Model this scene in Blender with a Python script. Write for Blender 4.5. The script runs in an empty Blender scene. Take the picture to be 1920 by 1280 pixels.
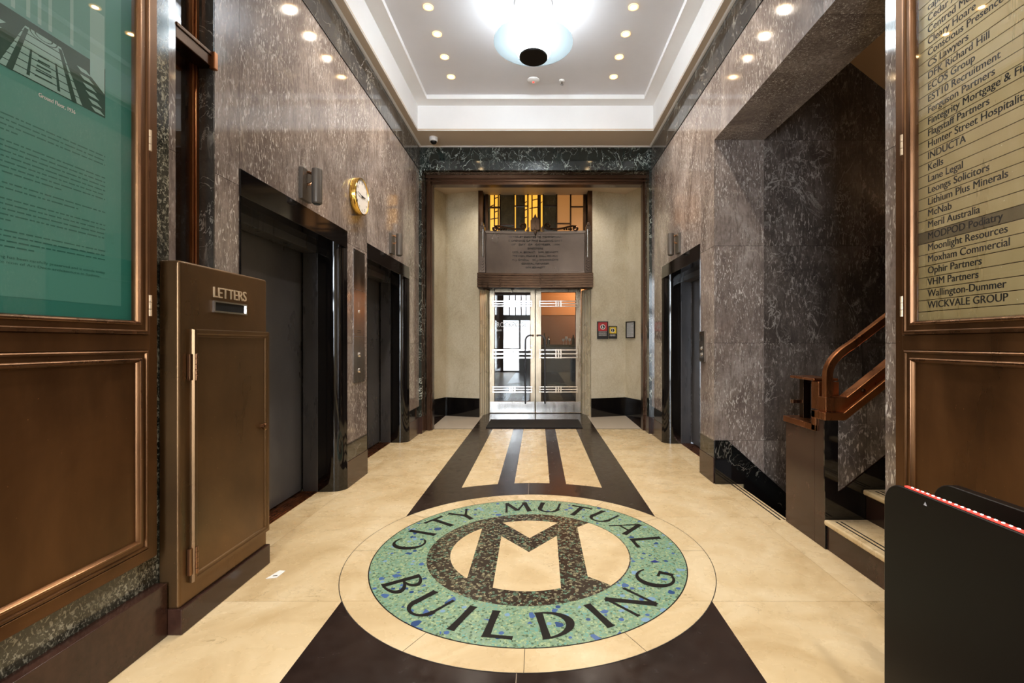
import bpy, bmesh, math, random
from mathutils import Vector, Matrix
random.seed(7)
SC = bpy.context.scene
COL = SC.collection
PI = math.pi

# ------------------------------------------------------------------ camera, world, exposure
cd = bpy.data.cameras.new('camera'); cam = bpy.data.objects.new('camera', cd); COL.objects.link(cam)
cam.location = (0, 0, 1.30); cam.rotation_euler = (PI / 2, 0, 0)
cd.sensor_width = 36; cd.lens = 36 * 885 / 1920
cd.shift_x = -49 / 1920; cd.shift_y = 3 / 1920
cd.clip_start = 0.05
SC.camera = cam
w = bpy.data.worlds.new('world'); SC.world = w; w.use_nodes = True
w.node_tree.nodes['Background'].inputs[0].default_value = (0.75, 0.85, 1, 1)
w.node_tree.nodes['Background'].inputs[1].default_value = 0.3
SC.view_settings.view_transform = 'Standard'; SC.view_settings.look = 'None'
SC.view_settings.exposure = 1.28; SC.view_settings.gamma = 1
SC.view_settings.use_curve_mapping = False
SC.cycles.max_bounces = 10; SC.cycles.diffuse_bounces = 5; SC.cycles.glossy_bounces = 5
SC.cycles.transparent_max_bounces = 12
SC.cycles.sample_clamp_indirect = 6
SC.cycles.caustics_reflective = False; SC.cycles.caustics_refractive = False
SPOT_W, PEND_E, DAY_E = 29, 6, 12
WARM = (1, 0.89, 0.76)

def light(name, kind, loc, energy, color, rot=(0, 0, 0), parent=None, **kw):
    l = bpy.data.lights.new(name, kind); l.energy = energy; l.color = color
    for k, v in kw.items(): setattr(l, k, v)
    o = bpy.data.objects.new(name, l); COL.objects.link(o); o.location = loc; o.rotation_euler = rot
    if parent: par(o, parent)
    return o

# ------------------------------------------------------------------ materials
def L(c):  # sRGB 0-255 -> linear
    return tuple(((v / 255) / 12.92 if v / 255 <= 0.04045 else ((v / 255 + 0.055) / 1.055) ** 2.4) for v in c) + (1,)

class NT:
    def __init__(s, name):
        s.m = bpy.data.materials.new(name); s.m.use_nodes = True
        s.t = s.m.node_tree; s.n = s.t.nodes; s.p = s.n['Principled BSDF']; s.out = s.n['Material Output']
    def add(s, t, **kw):
        n = s.n.new(t)
        for k, v in kw.items(): setattr(n, k, v)
        return n
    def link(s, a, b): s.t.links.new(a, b)
    def val(s, inp, v):
        if hasattr(v, 'links'): s.link(v, inp)
        else: inp.default_value = v
    def math(s, op, a, b=0.0, c=None):
        n = s.add('ShaderNodeMath', operation=op)
        s.val(n.inputs[0], a); s.val(n.inputs[1], b)
        if c is not None: s.val(n.inputs[2], c)
        return n.outputs[0]
    def coord(s):
        return s.add('ShaderNodeTexCoord').outputs['Object']
    def xyz(s, v):
        n = s.add('ShaderNodeSeparateXYZ'); s.link(v, n.inputs[0]); return n.outputs
    def mapping(s, v, scale=(1, 1, 1), rot=(0, 0, 0), loc=(0, 0, 0)):
        n = s.add('ShaderNodeMapping'); s.link(v, n.inputs[0])
        n.inputs['Location'].default_value = loc; n.inputs['Rotation'].default_value = rot; n.inputs['Scale'].default_value = scale
        return n.outputs[0]
    def noise(s, v, scale, detail=4, rough=0.55, dist=0.0):
        n = s.add('ShaderNodeTexNoise'); s.link(v, n.inputs['Vector'])
        n.inputs['Scale'].default_value = scale; n.inputs['Detail'].default_value = detail
        n.inputs['Roughness'].default_value = rough; n.inputs['Distortion'].default_value = dist
        return n.outputs[0]
    def ramp(s, f, stops, interp='LINEAR'):
        n = s.add('ShaderNodeValToRGB'); s.link(f, n.inputs[0]); cr = n.color_ramp; cr.interpolation = interp
        while len(cr.elements) < len(stops): cr.elements.new(0.5)
        for e, (p, c) in zip(cr.elements, stops):
            e.position = p; e.color = c if isinstance(c, tuple) else (c, c, c, 1)
        return n.outputs[0]
    def step(s, f, a, b):
        n = s.add('ShaderNodeMapRange'); s.link(f, n.inputs[0])
        n.inputs[1].default_value = a; n.inputs[2].default_value = b; n.interpolation_type = 'SMOOTHSTEP'
        return n.outputs[0]
    def mix(s, f, a, b, mode='MIX'):
        n = s.add('ShaderNodeMix', data_type='RGBA', blend_type=mode)
        s.val(n.inputs[0], f); s.val(n.inputs[6], a); s.val(n.inputs[7], b)
        return n.outputs[2]
    def addv(s, v, f, k):  # offset coordinates by f*k
        n = s.add('ShaderNodeVectorMath', operation='MULTIPLY_ADD')
        s.link(f, n.inputs[0]); n.inputs[1].default_value = k; s.link(v, n.inputs[2]); return n.outputs[0]
    def set(s, **kw):
        names = dict(base='Base Color', rough='Roughness', metal='Metallic', spec='Specular IOR Level', coat='Coat Weight',
                     emit='Emission Color', es='Emission Strength', trans='Transmission Weight', ior='IOR', alpha='Alpha', normal='Normal')
        for k, v in kw.items(): s.val(s.p.inputs[names[k]], v)
        return s.m
    def joints(s, v, X=(), Y=(), Z=(), w=0.0016):
        """slab id offset and joint mask from fixed slab lines"""
        o = s.xyz(v); acc = None; msk = None; pr = 1.37
        for ax, cs in ((0, X), (1, Y), (2, Z)):
            for c in cs:
                g = s.math('GREATER_THAN', o[ax], c); pr = pr * 1.31 % 3 + 0.7
                g = s.math('MULTIPLY', g, pr); acc = g if acc is None else s.math('ADD', acc, g)
                m = s.math('LESS_THAN', s.math('ABSOLUTE', s.math('SUBTRACT', o[ax], c)), w)
                msk = m if msk is None else s.math('MAXIMUM', msk, m)
        return acc, msk

def plain(name, col, rough=0.5, metal=0.0, **kw):
    t = NT(name); c = t.coord()
    n = t.noise(c, 3.0, 3)
    b = t.mix(t.math('MULTIPLY', n, 0.22), col, tuple(v * 0.62 for v in col[:3]) + (1,))
    return t.set(base=b, rough=rough, metal=metal, **kw)

def marble(name, dark, mid, lite, fleck, streak=(1, 1, 0.3), srot=(0, 0, 0), fscale=26, fthr=(0.56, 0.66), famt=0.75,
           vein=None, varea=(0.4, 0.66), vscale=3.0, vw=0.02, vamt=0.7, mscale=2.2, dark_amt=0.0, rough=0.1, spec=0.6, X=(), Y=(), Z=(), tint=0.10):
    t = NT(name); c0 = t.coord(); c = c0; msk = None
    if X or Y or Z:
        acc, msk = t.joints(c0, X, Y, Z)
        c = t.addv(c0, acc, (3.1, 5.3, 4.7))
    base = t.ramp(t.noise(t.mapping(c, scale=(1, 1, 0.6), rot=srot), mscale, 6, 0.6, 0.9), [(0.3, dark), (0.52, mid), (0.72, lite)])
    fine = t.noise(c, 40, 3, 0.6)
    base = t.mix(0.25, base, t.ramp(fine, [(0.3, 0.25), (0.7, 0.8)]), 'OVERLAY')
    if dark_amt:
        dv = t.noise(t.mapping(c, scale=(streak[0], streak[1], streak[2] * .7), rot=srot, loc=(3, 1, 2)), fscale * .55, 5, 0.6, 0.6)
        base = t.mix(t.math('MULTIPLY', t.step(dv, 0.47, 0.62), dark_amt), base, dark)
    if famt:
        sv = t.mapping(c, scale=streak, rot=srot)
        f = t.step(t.noise(sv, fscale, 4, 0.55, 0.9), *fthr)
        area = t.step(t.noise(c, 2.6, 3), 0.3, 0.62)
        f = t.math('MULTIPLY', t.math('MULTIPLY', f, area), famt)
        base = t.mix(f, base, fleck)
    if vein:
        for k, (sc, ww) in enumerate(((vscale, vw), (vscale * 2.3, vw * 0.8))):
            vn = t.noise(t.mapping(c, scale=(1, 1, 0.7), rot=(0.5, 0.4, 0.3 + k), loc=(k * 7, 0, 0)), sc, 5, 0.6, 0.7)
            v = t.math('ABSOLUTE', t.math('SUBTRACT', vn, 0.5))
            v = t.math('SUBTRACT', 1.0, t.step(v, 0.0, ww))
            v = t.math('MULTIPLY', v, t.step(t.noise(c, 1.8 + k * 2, 3), *varea))
            base = t.mix(t.math('MULTIPLY', v, vamt), base, vein)
    if msk is not None:
        wn = t.add('ShaderNodeTexWhiteNoise', noise_dimensions='1D'); t.link(acc, wn.inputs['W'])
        k = t.math('ADD', t.math('MULTIPLY', wn.outputs[0], 2 * tint), 1 - tint)
        cm = t.add('ShaderNodeCombineColor')
        for i in range(3): t.link(k, cm.inputs[i])
        base = t.mix(1.0, base, cm.outputs[0], 'MULTIPLY')
        base = t.mix(t.math('MULTIPLY', msk, 0.75), base, (0.02, 0.016, 0.013, 1))
    return t.set(base=base, rough=rough, spec=spec)

JZ = (0.4, 1.3, 2.2)
M = {}
M['mauve'] = marble('mauve_marble', L((100, 88, 82)), L((140, 127, 120)), L((172, 160, 153)), L((232, 224, 216)), streak=(1, 1, 0.26), srot=(0.18, 0.1, 0),
                    fscale=84, fthr=(0.55, 0.64), famt=0.8, vein=L((205, 192, 176)), vscale=1.4, vw=0.008, vamt=0.35, rough=0.08, spec=1.0, dark_amt=.55,
                    Y=(2.70, 4.215, 4.716, 6.246), Z=JZ)
M['stairmarble'] = marble('dark_stair_marble', L((60, 53, 49)), L((88, 80, 75)), L((118, 109, 103)), L((190, 180, 172)), streak=(1, 1, 0.32), srot=(0.2, 0.7, 0),
                          fscale=58, fthr=(0.545, 0.67), famt=0.6, dark_amt=.45, vein=L((190, 182, 175)), vscale=2.4, vw=0.016, vamt=0.5, rough=0.14, spec=0.5,
                          X=(2.07, 3.0), Z=(0.4, 1.3, 2.2, 3.18), tint=0.2)
M['verde'] = marble('green_veined_marble', L((16, 22, 21)), L((30, 38, 36)), L((52, 60, 57)), L((170, 178, 170)), fscale=20, fthr=(0.62, 0.74), famt=0.08, varea=(.34, .52),
                    vein=L((200, 210, 202)), vscale=2.6, vw=0.008, vamt=0.9, rough=0.08, spec=0.7)
M['bandmarble'] = marble('dark_grey_band_marble', L((40, 38, 36)), L((66, 62, 58)), L((95, 90, 84)), L((180, 174, 165)), fscale=20, fthr=(0.6, 0.72), famt=0.5,
                         vein=L((205, 200, 190)), vscale=3.0, vw=0.012, vamt=0.7, rough=0.1, spec=0.6)
M['olive'] = marble('olive_fleck_marble', L((26, 27, 22)), L((48, 48, 40)), L((80, 78, 66)), L((190, 188, 170)), streak=(1, 1, 0.8), fscale=80, fthr=(0.52, 0.62),
                    famt=0.75, vein=L((200, 194, 170)), vscale=6, vw=0.02, vamt=0.7, rough=0.12, spec=0.6, Z=(1.3,))
M['black'] = marble('polished_black_marble', L((9, 8, 9)), L((17, 15, 15)), L((27, 24, 23)), L((120, 116, 110)), fscale=60, fthr=(0.72, 0.78), famt=0.3,
                    rough=0.06, spec=0.65, Z=(1.27,))
M['blackvein'] = marble('black_veined_marble', L((10, 11, 11)), L((20, 21, 21)), L((34, 35, 34)), L((150, 146, 138)), fscale=22, fthr=(0.66, 0.76), famt=0.3,
                        vein=L((150, 146, 138)), vscale=3.0, vw=0.006, vamt=0.55, varea=(.36, .56), rough=0.08, spec=0.6)
M['brownbase'] = marble('brown_black_base_stone', L((40, 24, 19)), L((56, 36, 29)), L((72, 48, 39)), L((120, 96, 82)), fscale=60, fthr=(0.7, 0.78), famt=0.25,
                        rough=0.2, spec=0.4, Z=(0.37,))

def beige_floor():
    t = NT('cream_floor_marble'); c0 = t.coord()
    acc, msk = t.joints(c0, X=(-1.712, 1.636), Y=(1.2, 2.377, 3.53, 4.64, 5.24, 6.0, 6.6), w=0.0014)
    c = t.addv(c0, acc, (3.1, 5.3, 4.7))
    b = t.ramp(t.noise(c, 2.0, 5, 0.6, 1.0), [(0.3, L((188, 163, 122))), (0.5, L((206, 184, 145))), (0.75, L((218, 200, 166)))])
    v = t.math('ABSOLUTE', t.math('SUBTRACT', t.noise(t.mapping(c, rot=(0, 0, 0.6), scale=(1, 2.2, 1)), 3.2, 5, 0.6, 1.8), 0.5))
    v = t.math('MULTIPLY', t.math('SUBTRACT', 1.0, t.step(v, 0, 0.012)), t.step(t.noise(c, 3.1, 2), 0.58, 0.7))
    b = t.mix(t.math('MULTIPLY', v, 0.7), b, L((120, 98, 62)))
    b = t.mix(t.math('MULTIPLY', msk, 0.65), b, L((120, 92, 52)))
    n = t.noise(c0, 9, 3)
    r = t.ramp(n, [(0.3, 0.22), (0.7, 0.34)])
    return t.set(base=b, rough=r, spec=0.45)
M['beige'] = beige_floor()
def dark_floor():
    t = NT('dark_floor_stone'); c0 = t.coord()
    b = t.ramp(t.noise(c0, 3, 5, 0.6), [(0.3, L((30, 21, 18))), (0.7, L((46, 34, 29)))])
    s = t.step(t.noise(t.mapping(c0, rot=(0, 0, 0.8), scale=(1, 14, 1)), 12, 2), 0.74, 0.8)
    b = t.mix(t.math('MULTIPLY', s, 0.35), b, L((170, 150, 130)))
    o = t.xyz(c0)
    j = t.math('LESS_THAN', t.math('ABSOLUTE', t.math('ADD', o[0], 0.085)), 0.0015)
    b = t.mix(t.math('MULTIPLY', j, 0.6), b, L((190, 170, 150)))
    return t.set(base=b, rough=t.ramp(t.noise(c0, 14, 3), [(0.3, 0.16), (0.7, 0.28)]), spec=0.5)
M['darkstone'] = dark_floor()
def terrazzo(name, grout, cols, scale, blue=None, edge=0.06):
    t = NT(name); c = t.coord()
    def vor(sc, feat='F1'):
        n = t.add('ShaderNodeTexVoronoi', feature=feat); t.link(c, n.inputs['Vector']); n.inputs['Scale'].default_value = sc; return n
    v1 = vor(scale)
    sep = t.add('ShaderNodeSeparateColor'); t.link(v1.outputs['Color'], sep.inputs[0])
    base = t.ramp(sep.outputs[0], [(i / (len(cols) - 1), q) for i, q in enumerate(cols)], 'CONSTANT')
    e = vor(scale, 'DISTANCE_TO_EDGE')
    base = t.mix(t.math('LESS_THAN', e.outputs['Distance'], edge), base, grout)
    base = t.mix(t.step(t.noise(c, scale * 1.7, 2), 0.56, 0.6), base, grout)
    if blue:
        v2 = vor(scale * 0.36); s2 = t.add('ShaderNodeSeparateColor'); t.link(v2.outputs['Color'], s2.inputs[0])
        on = t.math('GREATER_THAN', s2.outputs[1], 0.89)
        near = t.math('LESS_THAN', v2.outputs['Distance'], t.math('ADD', 0.3, t.math('MULTIPLY', s2.outputs[2], 0.5)))
        base = t.mix(t.math('MULTIPLY', on, near), base, t.ramp(s2.outputs[0], [(0, blue[0]), (0.4, blue[1]), (0.75, blue[2])], 'CONSTANT'))
    return t.set(base=base, rough=0.25, spec=0.5)
M['terrgreen'] = terrazzo('green_terrazzo', L((126, 150, 118)), [L((112, 146, 124)), L((138, 166, 140)), L((104, 156, 146)), L((158, 176, 138)), L((124, 152, 136)), L((76, 100, 82)), L((150, 160, 120))], 80,
                          [L((70, 98, 150)), L((120, 152, 182)), L((48, 74, 120))])
M['terrdark'] = terrazzo('dark_terrazzo', L((52, 40, 32)), [L((52, 44, 38)), L((104, 104, 84)), L((44, 36, 32)), L((92, 124, 104)), L((142, 138, 110)), L((40, 34, 28)), L((66, 66, 54))], 62)

def metal(name, a, b, rough=0.35, mt=1.0, stretch=(6, 6, 0.8), patch=1.6):
    t = NT(name); c = t.coord()
    n = t.noise(c, patch, 5, 0.62, 0.6); n2 = t.noise(t.mapping(c, scale=stretch), 2.2, 4, 0.6)
    f = t.math('ADD', t.math('MULTIPLY', n, 0.6), t.math('MULTIPLY', n2, 0.4))
    col = t.ramp(f, [(0.36, a), (0.64, b)])
    sp = t.step(t.noise(c, 90, 1), 0.77, 0.8)
    col = t.mix(t.math('MULTIPLY', sp, 0.5), col, tuple(min(1, v * 2.6) for v in b[:3]) + (1,))
    r = t.ramp(n2, [(0.3, rough * 0.8), (0.7, rough * 1.25)])
    return t.set(base=col, rough=r, metal=mt)
M['bronze'] = metal('dark_patina_bronze', L((88, 59, 35)), L((120, 83, 50)), 0.32, mt=0.75, stretch=(3, 3, 0.7))
M['bronzelight'] = metal('rubbed_bronze', L((128, 94, 68)), L((164, 124, 94)), 0.28)
M['bronzepale'] = metal('polished_edge_bronze', L((206, 182, 150)), L((230, 206, 174)), 0.3, mt=0.4)
M['bronzered'] = metal('red_brown_bronze', L((140, 88, 54)), L((172, 114, 74)), 0.3)
M['portal'] = metal('brown_portal_bronze', L((66, 46, 34)), L((86, 62, 46)), 0.3, stretch=(1, 1, .4))
M['letterbronze'] = metal('letter_box_bronze', L((94, 72, 48)), L((122, 92, 60)), 0.3, mt=0.72, stretch=(1.5, 1.5, 0.6))
M['bronzedark'] = metal('blackened_bronze', L((52, 38, 28)), L((84, 62, 46)), 0.32)
M['plaque'] = metal('plaque_bronze', L((74, 62, 53)), L((92, 78, 67)), 0.32, stretch=(1, 1, 1))
M['gunmetal'] = metal('dark_grey_metal', L((76, 76, 80)), L((94, 93, 96)), 0.3, mt=0.4)
M['sconce'] = metal('warm_grey_metal', L((92, 86, 80)), L((108, 101, 94)), 0.32, mt=0.5)
M['liftdoor'] = metal('charcoal_door_metal', L((82, 81, 83)), L((98, 96, 97)), 0.32, mt=0.35, stretch=(1, 1, .5))
M['steel'] = metal('brushed_steel', L((168, 164, 160)), L((204, 200, 196)), 0.22)
M['nickel'] = metal('polished_nickel', L((222, 218, 212)), L((244, 240, 236)), 0.16)
M['doorbronze'] = metal('worn_nickel_bronze', L((136, 122, 104)), L((180, 164, 142)), 0.3)
M['jamb'] = metal('gilt_jamb_metal', L((244, 226, 188)), L((252, 240, 212)), 0.28, mt=0.15, stretch=(1, 1, 1))
M['gold'] = metal('polished_gold', L((226, 180, 84)), L((246, 206, 116)), 0.12)
M['white'] = plain('white_paint', L((246, 244, 243)), 0.55)
M['ceilgrey'] = plain('ceiling_paint', L((232, 230, 233)), 0.6)
M['soffit'] = plain('bounce_tinted_paint', L((214, 196, 176)), 0.6)  # white paint with the warm floor bounce put into its colour
M['stucco'] = marble('cream_travertine', L((196, 184, 156)), L((212, 202, 178)), L((222, 213, 192)), L((176, 158, 124)), streak=(1, 1, 0.7), fscale=18, fthr=(0.62, 0.78), famt=0.5,
                     vein=L((168, 148, 110)), vscale=2.5, vw=0.006, vamt=0.3, rough=0.3, spec=0.4)
M['greystone'] = plain('pale_vestibule_stone', L((196, 184, 168)), 0.3)
M['tanpaint'] = plain('tan_paint', L((190, 150, 112)), 0.6)
M['rubber'] = plain('black_rubber', L((16, 15, 15)), 0.75)
M['blackplastic'] = plain('black_satin_plastic', L((20, 15, 12)), 0.42, spec=0.25)
M['paper'] = plain('white_paper', L((232, 230, 226)), 0.7)
M['ink'] = plain('black_ink', L((24, 22, 20)), 0.6)
M['engrave'] = plain('engraved_dark', L((14, 10, 8)), 0.5, spec=0.2)
M['clockface'] = plain('clock_white', L((240, 234, 228)), 0.4)
M['poster'] = plain('teal_poster', L((82, 156, 142)), 0.6)
M['posterdark'] = plain('deep_teal_card', L((44, 132, 118)), 0.6)
M['postertext'] = plain('dark_teal_print', L((36, 112, 100)), 0.6)
M['photolight'] = plain('photo_light_grey', L((158, 198, 188)), 0.6)
M['photomid'] = plain('photo_mid_grey', L((112, 168, 156)), 0.6)
M['photodark'] = plain('photo_dark_green', L((34, 78, 62)), 0.6)
M['plate'] = metal('satin_brass_plate', L((192, 170, 120)), L((210, 190, 142)), 0.3, mt=0.3)
M['plateworn'] = metal('tarnished_brass_plate', L((116, 102, 76)), L((134, 120, 90)), 0.34, mt=0.3)
M['red'] = plain('red_enamel', L((186, 34, 34)), 0.4)
M['yellow'] = plain('yellow_enamel', L((236, 200, 40)), 0.4)
M['greypaper'] = plain('grey_notice', L((196, 194, 200)), 0.6)
M['darkroom'] = plain('dark_timber', L((46, 34, 26)), 0.35)
M['orangewall'] = plain('terracotta_paint', L((214, 140, 80)), 0.6)
M['brownwall'] = plain('brown_panel', L((120, 82, 56)), 0.5)
def emis(name, col, s):
    t = NT(name); c = t.coord(); n = t.noise(c, 5, 2)
    b = t.mix(t.math('MULTIPLY', n, 0.15), col, tuple(v * 0.8 for v in col[:3]) + (1,))
    return t.set(base=col, emit=b, es=s, rough=0.4)
M['lampglass'] = emis('lit_opal_glass', (0.86, 0.95, 1, 1), PEND_E)
M['spotglow'] = emis('lit_downlight', (1, 0.80, 0.48, 1), 12)
M['spotring'] = emis('downlight_ring_glow', (1, 0.62, 0.22, 1), 1.1)  # amber glow around the lamp, put into the trim ring as emission
M['day'] = emis('daylit_pane', (0.82, 0.91, 1, 1), DAY_E)
M['amber'] = emis('lit_amber_glass', L((232, 164, 56)), 0.55)
M['amberdim'] = emis('lit_tan_glass', L((190, 130, 70)), 0.2)
M['oliveglass'] = marble('olive_art_glass', L((56, 46, 28)), L((80, 68, 42)), L((104, 90, 60)), L((150, 134, 96)), fscale=30, famt=0.4, rough=0.2)
M['redled'] = emis('red_led_strip', L((236, 60, 50)), 1.0)
M['whiteled'] = emis('white_led_dot', (1, 0.85, 0.82, 1), 2.0)
def glass(name, tint=(1, 1, 1, 1), rough=0.0, refl=1.0):
    t = NT(name); tr = t.add('ShaderNodeBsdfTransparent'); tr.inputs[0].default_value = tint
    gl = t.add('ShaderNodeBsdfGlossy'); gl.inputs['Roughness'].default_value = rough
    fr = t.add('ShaderNodeFresnel'); geo = t.add('ShaderNodeNewGeometry')
    # thin pane: same reflectance from either face
    t.link(t.math('ADD', 1.5, t.math('MULTIPLY', geo.outputs['Backfacing'], 1 / 1.5 - 1.5)), fr.inputs[0])
    mx = t.add('ShaderNodeMixShader'); t.link(t.math('MULTIPLY', fr.outputs[0], refl), mx.inputs[0])
    t.link(tr.outputs[0], mx.inputs[1]); t.link(gl.outputs[0], mx.inputs[2]); t.link(mx.outputs[0], t.out.inputs[0])
    return t.m
M['glass'] = glass('clear_glass', (0.985, 0.99, 0.99, 1), 0.0, 0.8)
M['doorglass'] = glass('door_glass', (0.9, 0.91, 0.9, 1), 0.0, 1.1)
M['chuteglass'] = glass('dark_chute_glass', (0.62, 0.6, 0.58, 1), 0.02, 1.4)
def frosted():
    t = NT('frosted_glass_disc'); tl = t.add('ShaderNodeBsdfTranslucent'); tl.inputs[0].default_value = (0.42, 0.46, 0.47, 1)
    tr = t.add('ShaderNodeBsdfTransparent'); tr.inputs[0].default_value = (0.9, 0.97, 1, 1)
    mx = t.add('ShaderNodeMixShader'); mx.inputs[0].default_value = 0.5
    t.link(tr.outputs[0], mx.inputs[1]); t.link(tl.outputs[0], mx.inputs[2]); t.link(mx.outputs[0], t.out.inputs[0])
    return t.m
M['frost'] = frosted()

# ------------------------------------------------------------------ mesh builder
class MB:
    def __init__(s): s.v = []; s.f = []
    def _add(s, vs, fs):
        b = len(s.v); s.v += [tuple(q) for q in vs]; s.f += [tuple(b + i for i in q) for q in fs]; return s
    def box(s, x0, x1, y0, y1, z0, z1):
        x0, x1 = sorted((x0, x1)); y0, y1 = sorted((y0, y1)); z0, z1 = sorted((z0, z1))
        return s._add([(x, y, z) for z in (z0, z1) for (x, y) in ((x0, y0), (x1, y0), (x1, y1), (x0, y1))],
                      [(3, 2, 1, 0), (4, 5, 6, 7), (0, 1, 5, 4), (1, 2, 6, 5), (2, 3, 7, 6), (3, 0, 4, 7)])
    def prism(s, pts, d0, d1, axis='z'):
        """polygon pts extruded along axis. axis z: pts=(x,y); y: pts=(x,z); x: pts=(y,z)"""
        def P(p, d): return (p[0], p[1], d) if axis == 'z' else ((p[0], d, p[1]) if axis == 'y' else (d, p[0], p[1]))
        n = len(pts)
        return s._add([P(p, d0) for p in pts] + [P(p, d1) for p in pts],
                      [tuple(range(n))[::-1], tuple(range(n, 2 * n))] + [(i, (i + 1) % n, n + (i + 1) % n, n + i) for i in range(n)])
    def lathe(s, prof, c=(0, 0, 0), axis='z', n=32):
        """prof: (radius, height) along axis"""
        vs = []; fs = []
        for r, h in prof:
            for k in range(n):
                a = 2 * PI * k / n; u, v = r * math.cos(a), r * math.sin(a)
                q = (u, v, h) if axis == 'z' else ((h, u, v) if axis == 'x' else (u, h, v))
                vs.append((c[0] + q[0], c[1] + q[1], c[2] + q[2]))
        m = len(prof)
        for i in range(m - 1):
            for k in range(n):
                fs.append((i * n + k, i * n + (k + 1) % n, (i + 1) * n + (k + 1) % n, (i + 1) * n + k))
        fs.append(tuple(range(n))[::-1]); fs.append(tuple((m - 1) * n + k for k in range(n)))
        return s._add(vs, fs)
    def sweep(s, path, sec, up=(0, 0, 1)):
        """section sec (a,b) swept along path; a along side, b along normal; mitre-free"""
        path = [Vector(p) for p in path]; vs = []; n = len(sec); fs = []
        prev = None
        for i, p in enumerate(path):
            t = ((path[min(i + 1, len(path) - 1)] - p).normalized() + (p - path[max(i - 1, 0)]).normalized()).normalized()
            side = t.cross(Vector(up))
            if side.length < 1e-4: side = prev if prev else t.cross(Vector((0, 1, 0)))
            side.normalize(); prev = side
            nor = side.cross(t).normalized()
            for a, b in sec: vs.append(p + side * a + nor * b)
        for i in range(len(path) - 1):
            for k in range(n): fs.append((i * n + k, i * n + (k + 1) % n, (i + 1) * n + (k + 1) % n, (i + 1) * n + k))
        fs.append(tuple(range(n))[::-1]); fs.append(tuple((len(path) - 1) * n + k for k in range(n)))
        return s._add(vs, fs)
    def tube(s, path, r, n=12, up=(0, 0, 1)):
        return s.sweep(path, [(r * math.cos(2 * PI * k / n), r * math.sin(2 * PI * k / n)) for k in range(n)], up)
    def mould(s, axis, u0, u1, v0, v1, prof):
        """nested rectangles in plane perpendicular to axis; prof: list (inset, coordinate on axis)"""
        def P(u, v, d): return (d, u, v) if axis == 'x' else ((u, d, v) if axis == 'y' else (u, v, d))
        vs = []
        for i, d in prof: vs += [P(u0 + i, v0 + i, d), P(u1 - i, v0 + i, d), P(u1 - i, v1 - i, d), P(u0 + i, v1 - i, d)]
        fs = []
        for i in range(len(prof) - 1):
            for k in range(4): fs.append((i * 4 + k, i * 4 + (k + 1) % 4, i * 4 + 4 + (k + 1) % 4, i * 4 + 4 + k))
        return s._add(vs, fs)
    def quad(s, *p): return s._add(p, [tuple(range(len(p)))])
    def build(s, name, mat, parent=None, bevel=0.0, seg=2, smooth=True):
        me = bpy.data.meshes.new(name); me.from_pydata(s.v, [], s.f)
        bm = bmesh.new(); bm.from_mesh(me); bmesh.ops.recalc_face_normals(bm, faces=bm.faces); bm.to_mesh(me); bm.free()
        if smooth:
            me.polygons.foreach_set('use_smooth', [True] * len(me.polygons)); me.set_sharp_from_angle(angle=math.radians(32))
        me.materials.append(mat); me.update()
        o = bpy.data.objects.new(name, me); COL.objects.link(o)
        if bevel:
            md = o.modifiers.new('bevel', 'BEVEL'); md.width = bevel; md.segments = seg; md.limit_method = 'ANGLE'; md.harden_normals = True
        if parent: par(o, parent)
        return o

def par(o, p):   # every mesh is authored in world coordinates
    o.parent = p
    o.matrix_parent_inverse = Matrix.Translation(-p.location) if p.type == 'EMPTY' else Matrix.Identity(4)
def thing(name, label, cat, loc=(0, 0, 0), group=None):
    o = bpy.data.objects.new(name, None); COL.objects.link(o); o.location = loc; o.empty_display_size = 0.1
    return tag(o, label, cat, group)
def tag(o, label, cat, group=None):
    o['label'] = label; o['category'] = cat
    if group: o['group'] = group
    return o
def struct(o, label=None):
    o['kind'] = 'structure'
    if label: o['label'] = label
    return o
def text(name, body, size, mat, mtx, parent=None, bold=0.0, align='LEFT', depth=0.0006, width=None, sx=1.0, spacing=1.0, words=False):
    c = bpy.data.curves.new(name, 'FONT'); c.body = body; c.size = size; c.align_x = align; c.extrude = depth
    c.space_character = spacing; c.resolution_u = 4
    t = bpy.data.objects.new('tmp', c); COL.objects.link(t)
    dg = bpy.context.evaluated_depsgraph_get(); dg.update()
    me = bpy.data.meshes.new_from_object(t.evaluated_get(dg)); bpy.data.objects.remove(t); bpy.data.curves.remove(c)
    if width:
        xs = [v.co.x for v in me.vertices]; sx = width / (max(xs) - min(xs))
    if bold:   # heavier strokes: the outline laid down twice, a hair apart
        bm = bmesh.new(); bm.from_mesh(me); g = bmesh.ops.duplicate(bm, geom=bm.verts[:] + bm.edges[:] + bm.faces[:])
        for q in g['geom']:
            if isinstance(q, bmesh.types.BMVert): q.co.x += bold * 2; q.co.y += bold * .5; q.co.z += .00004
        bm.to_mesh(me); bm.free()
    me.transform(mtx @ Matrix.Diagonal((sx, 1, 1, 1))); me.materials.clear(); me.materials.append(mat); me.name = name
    if words and ' ' in body:   # one object per word
        return split_words(name, me, mtx, mat, parent, size)
    o = bpy.data.objects.new(name, me); COL.objects.link(o)
    if parent: par(o, parent)
    return o
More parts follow.
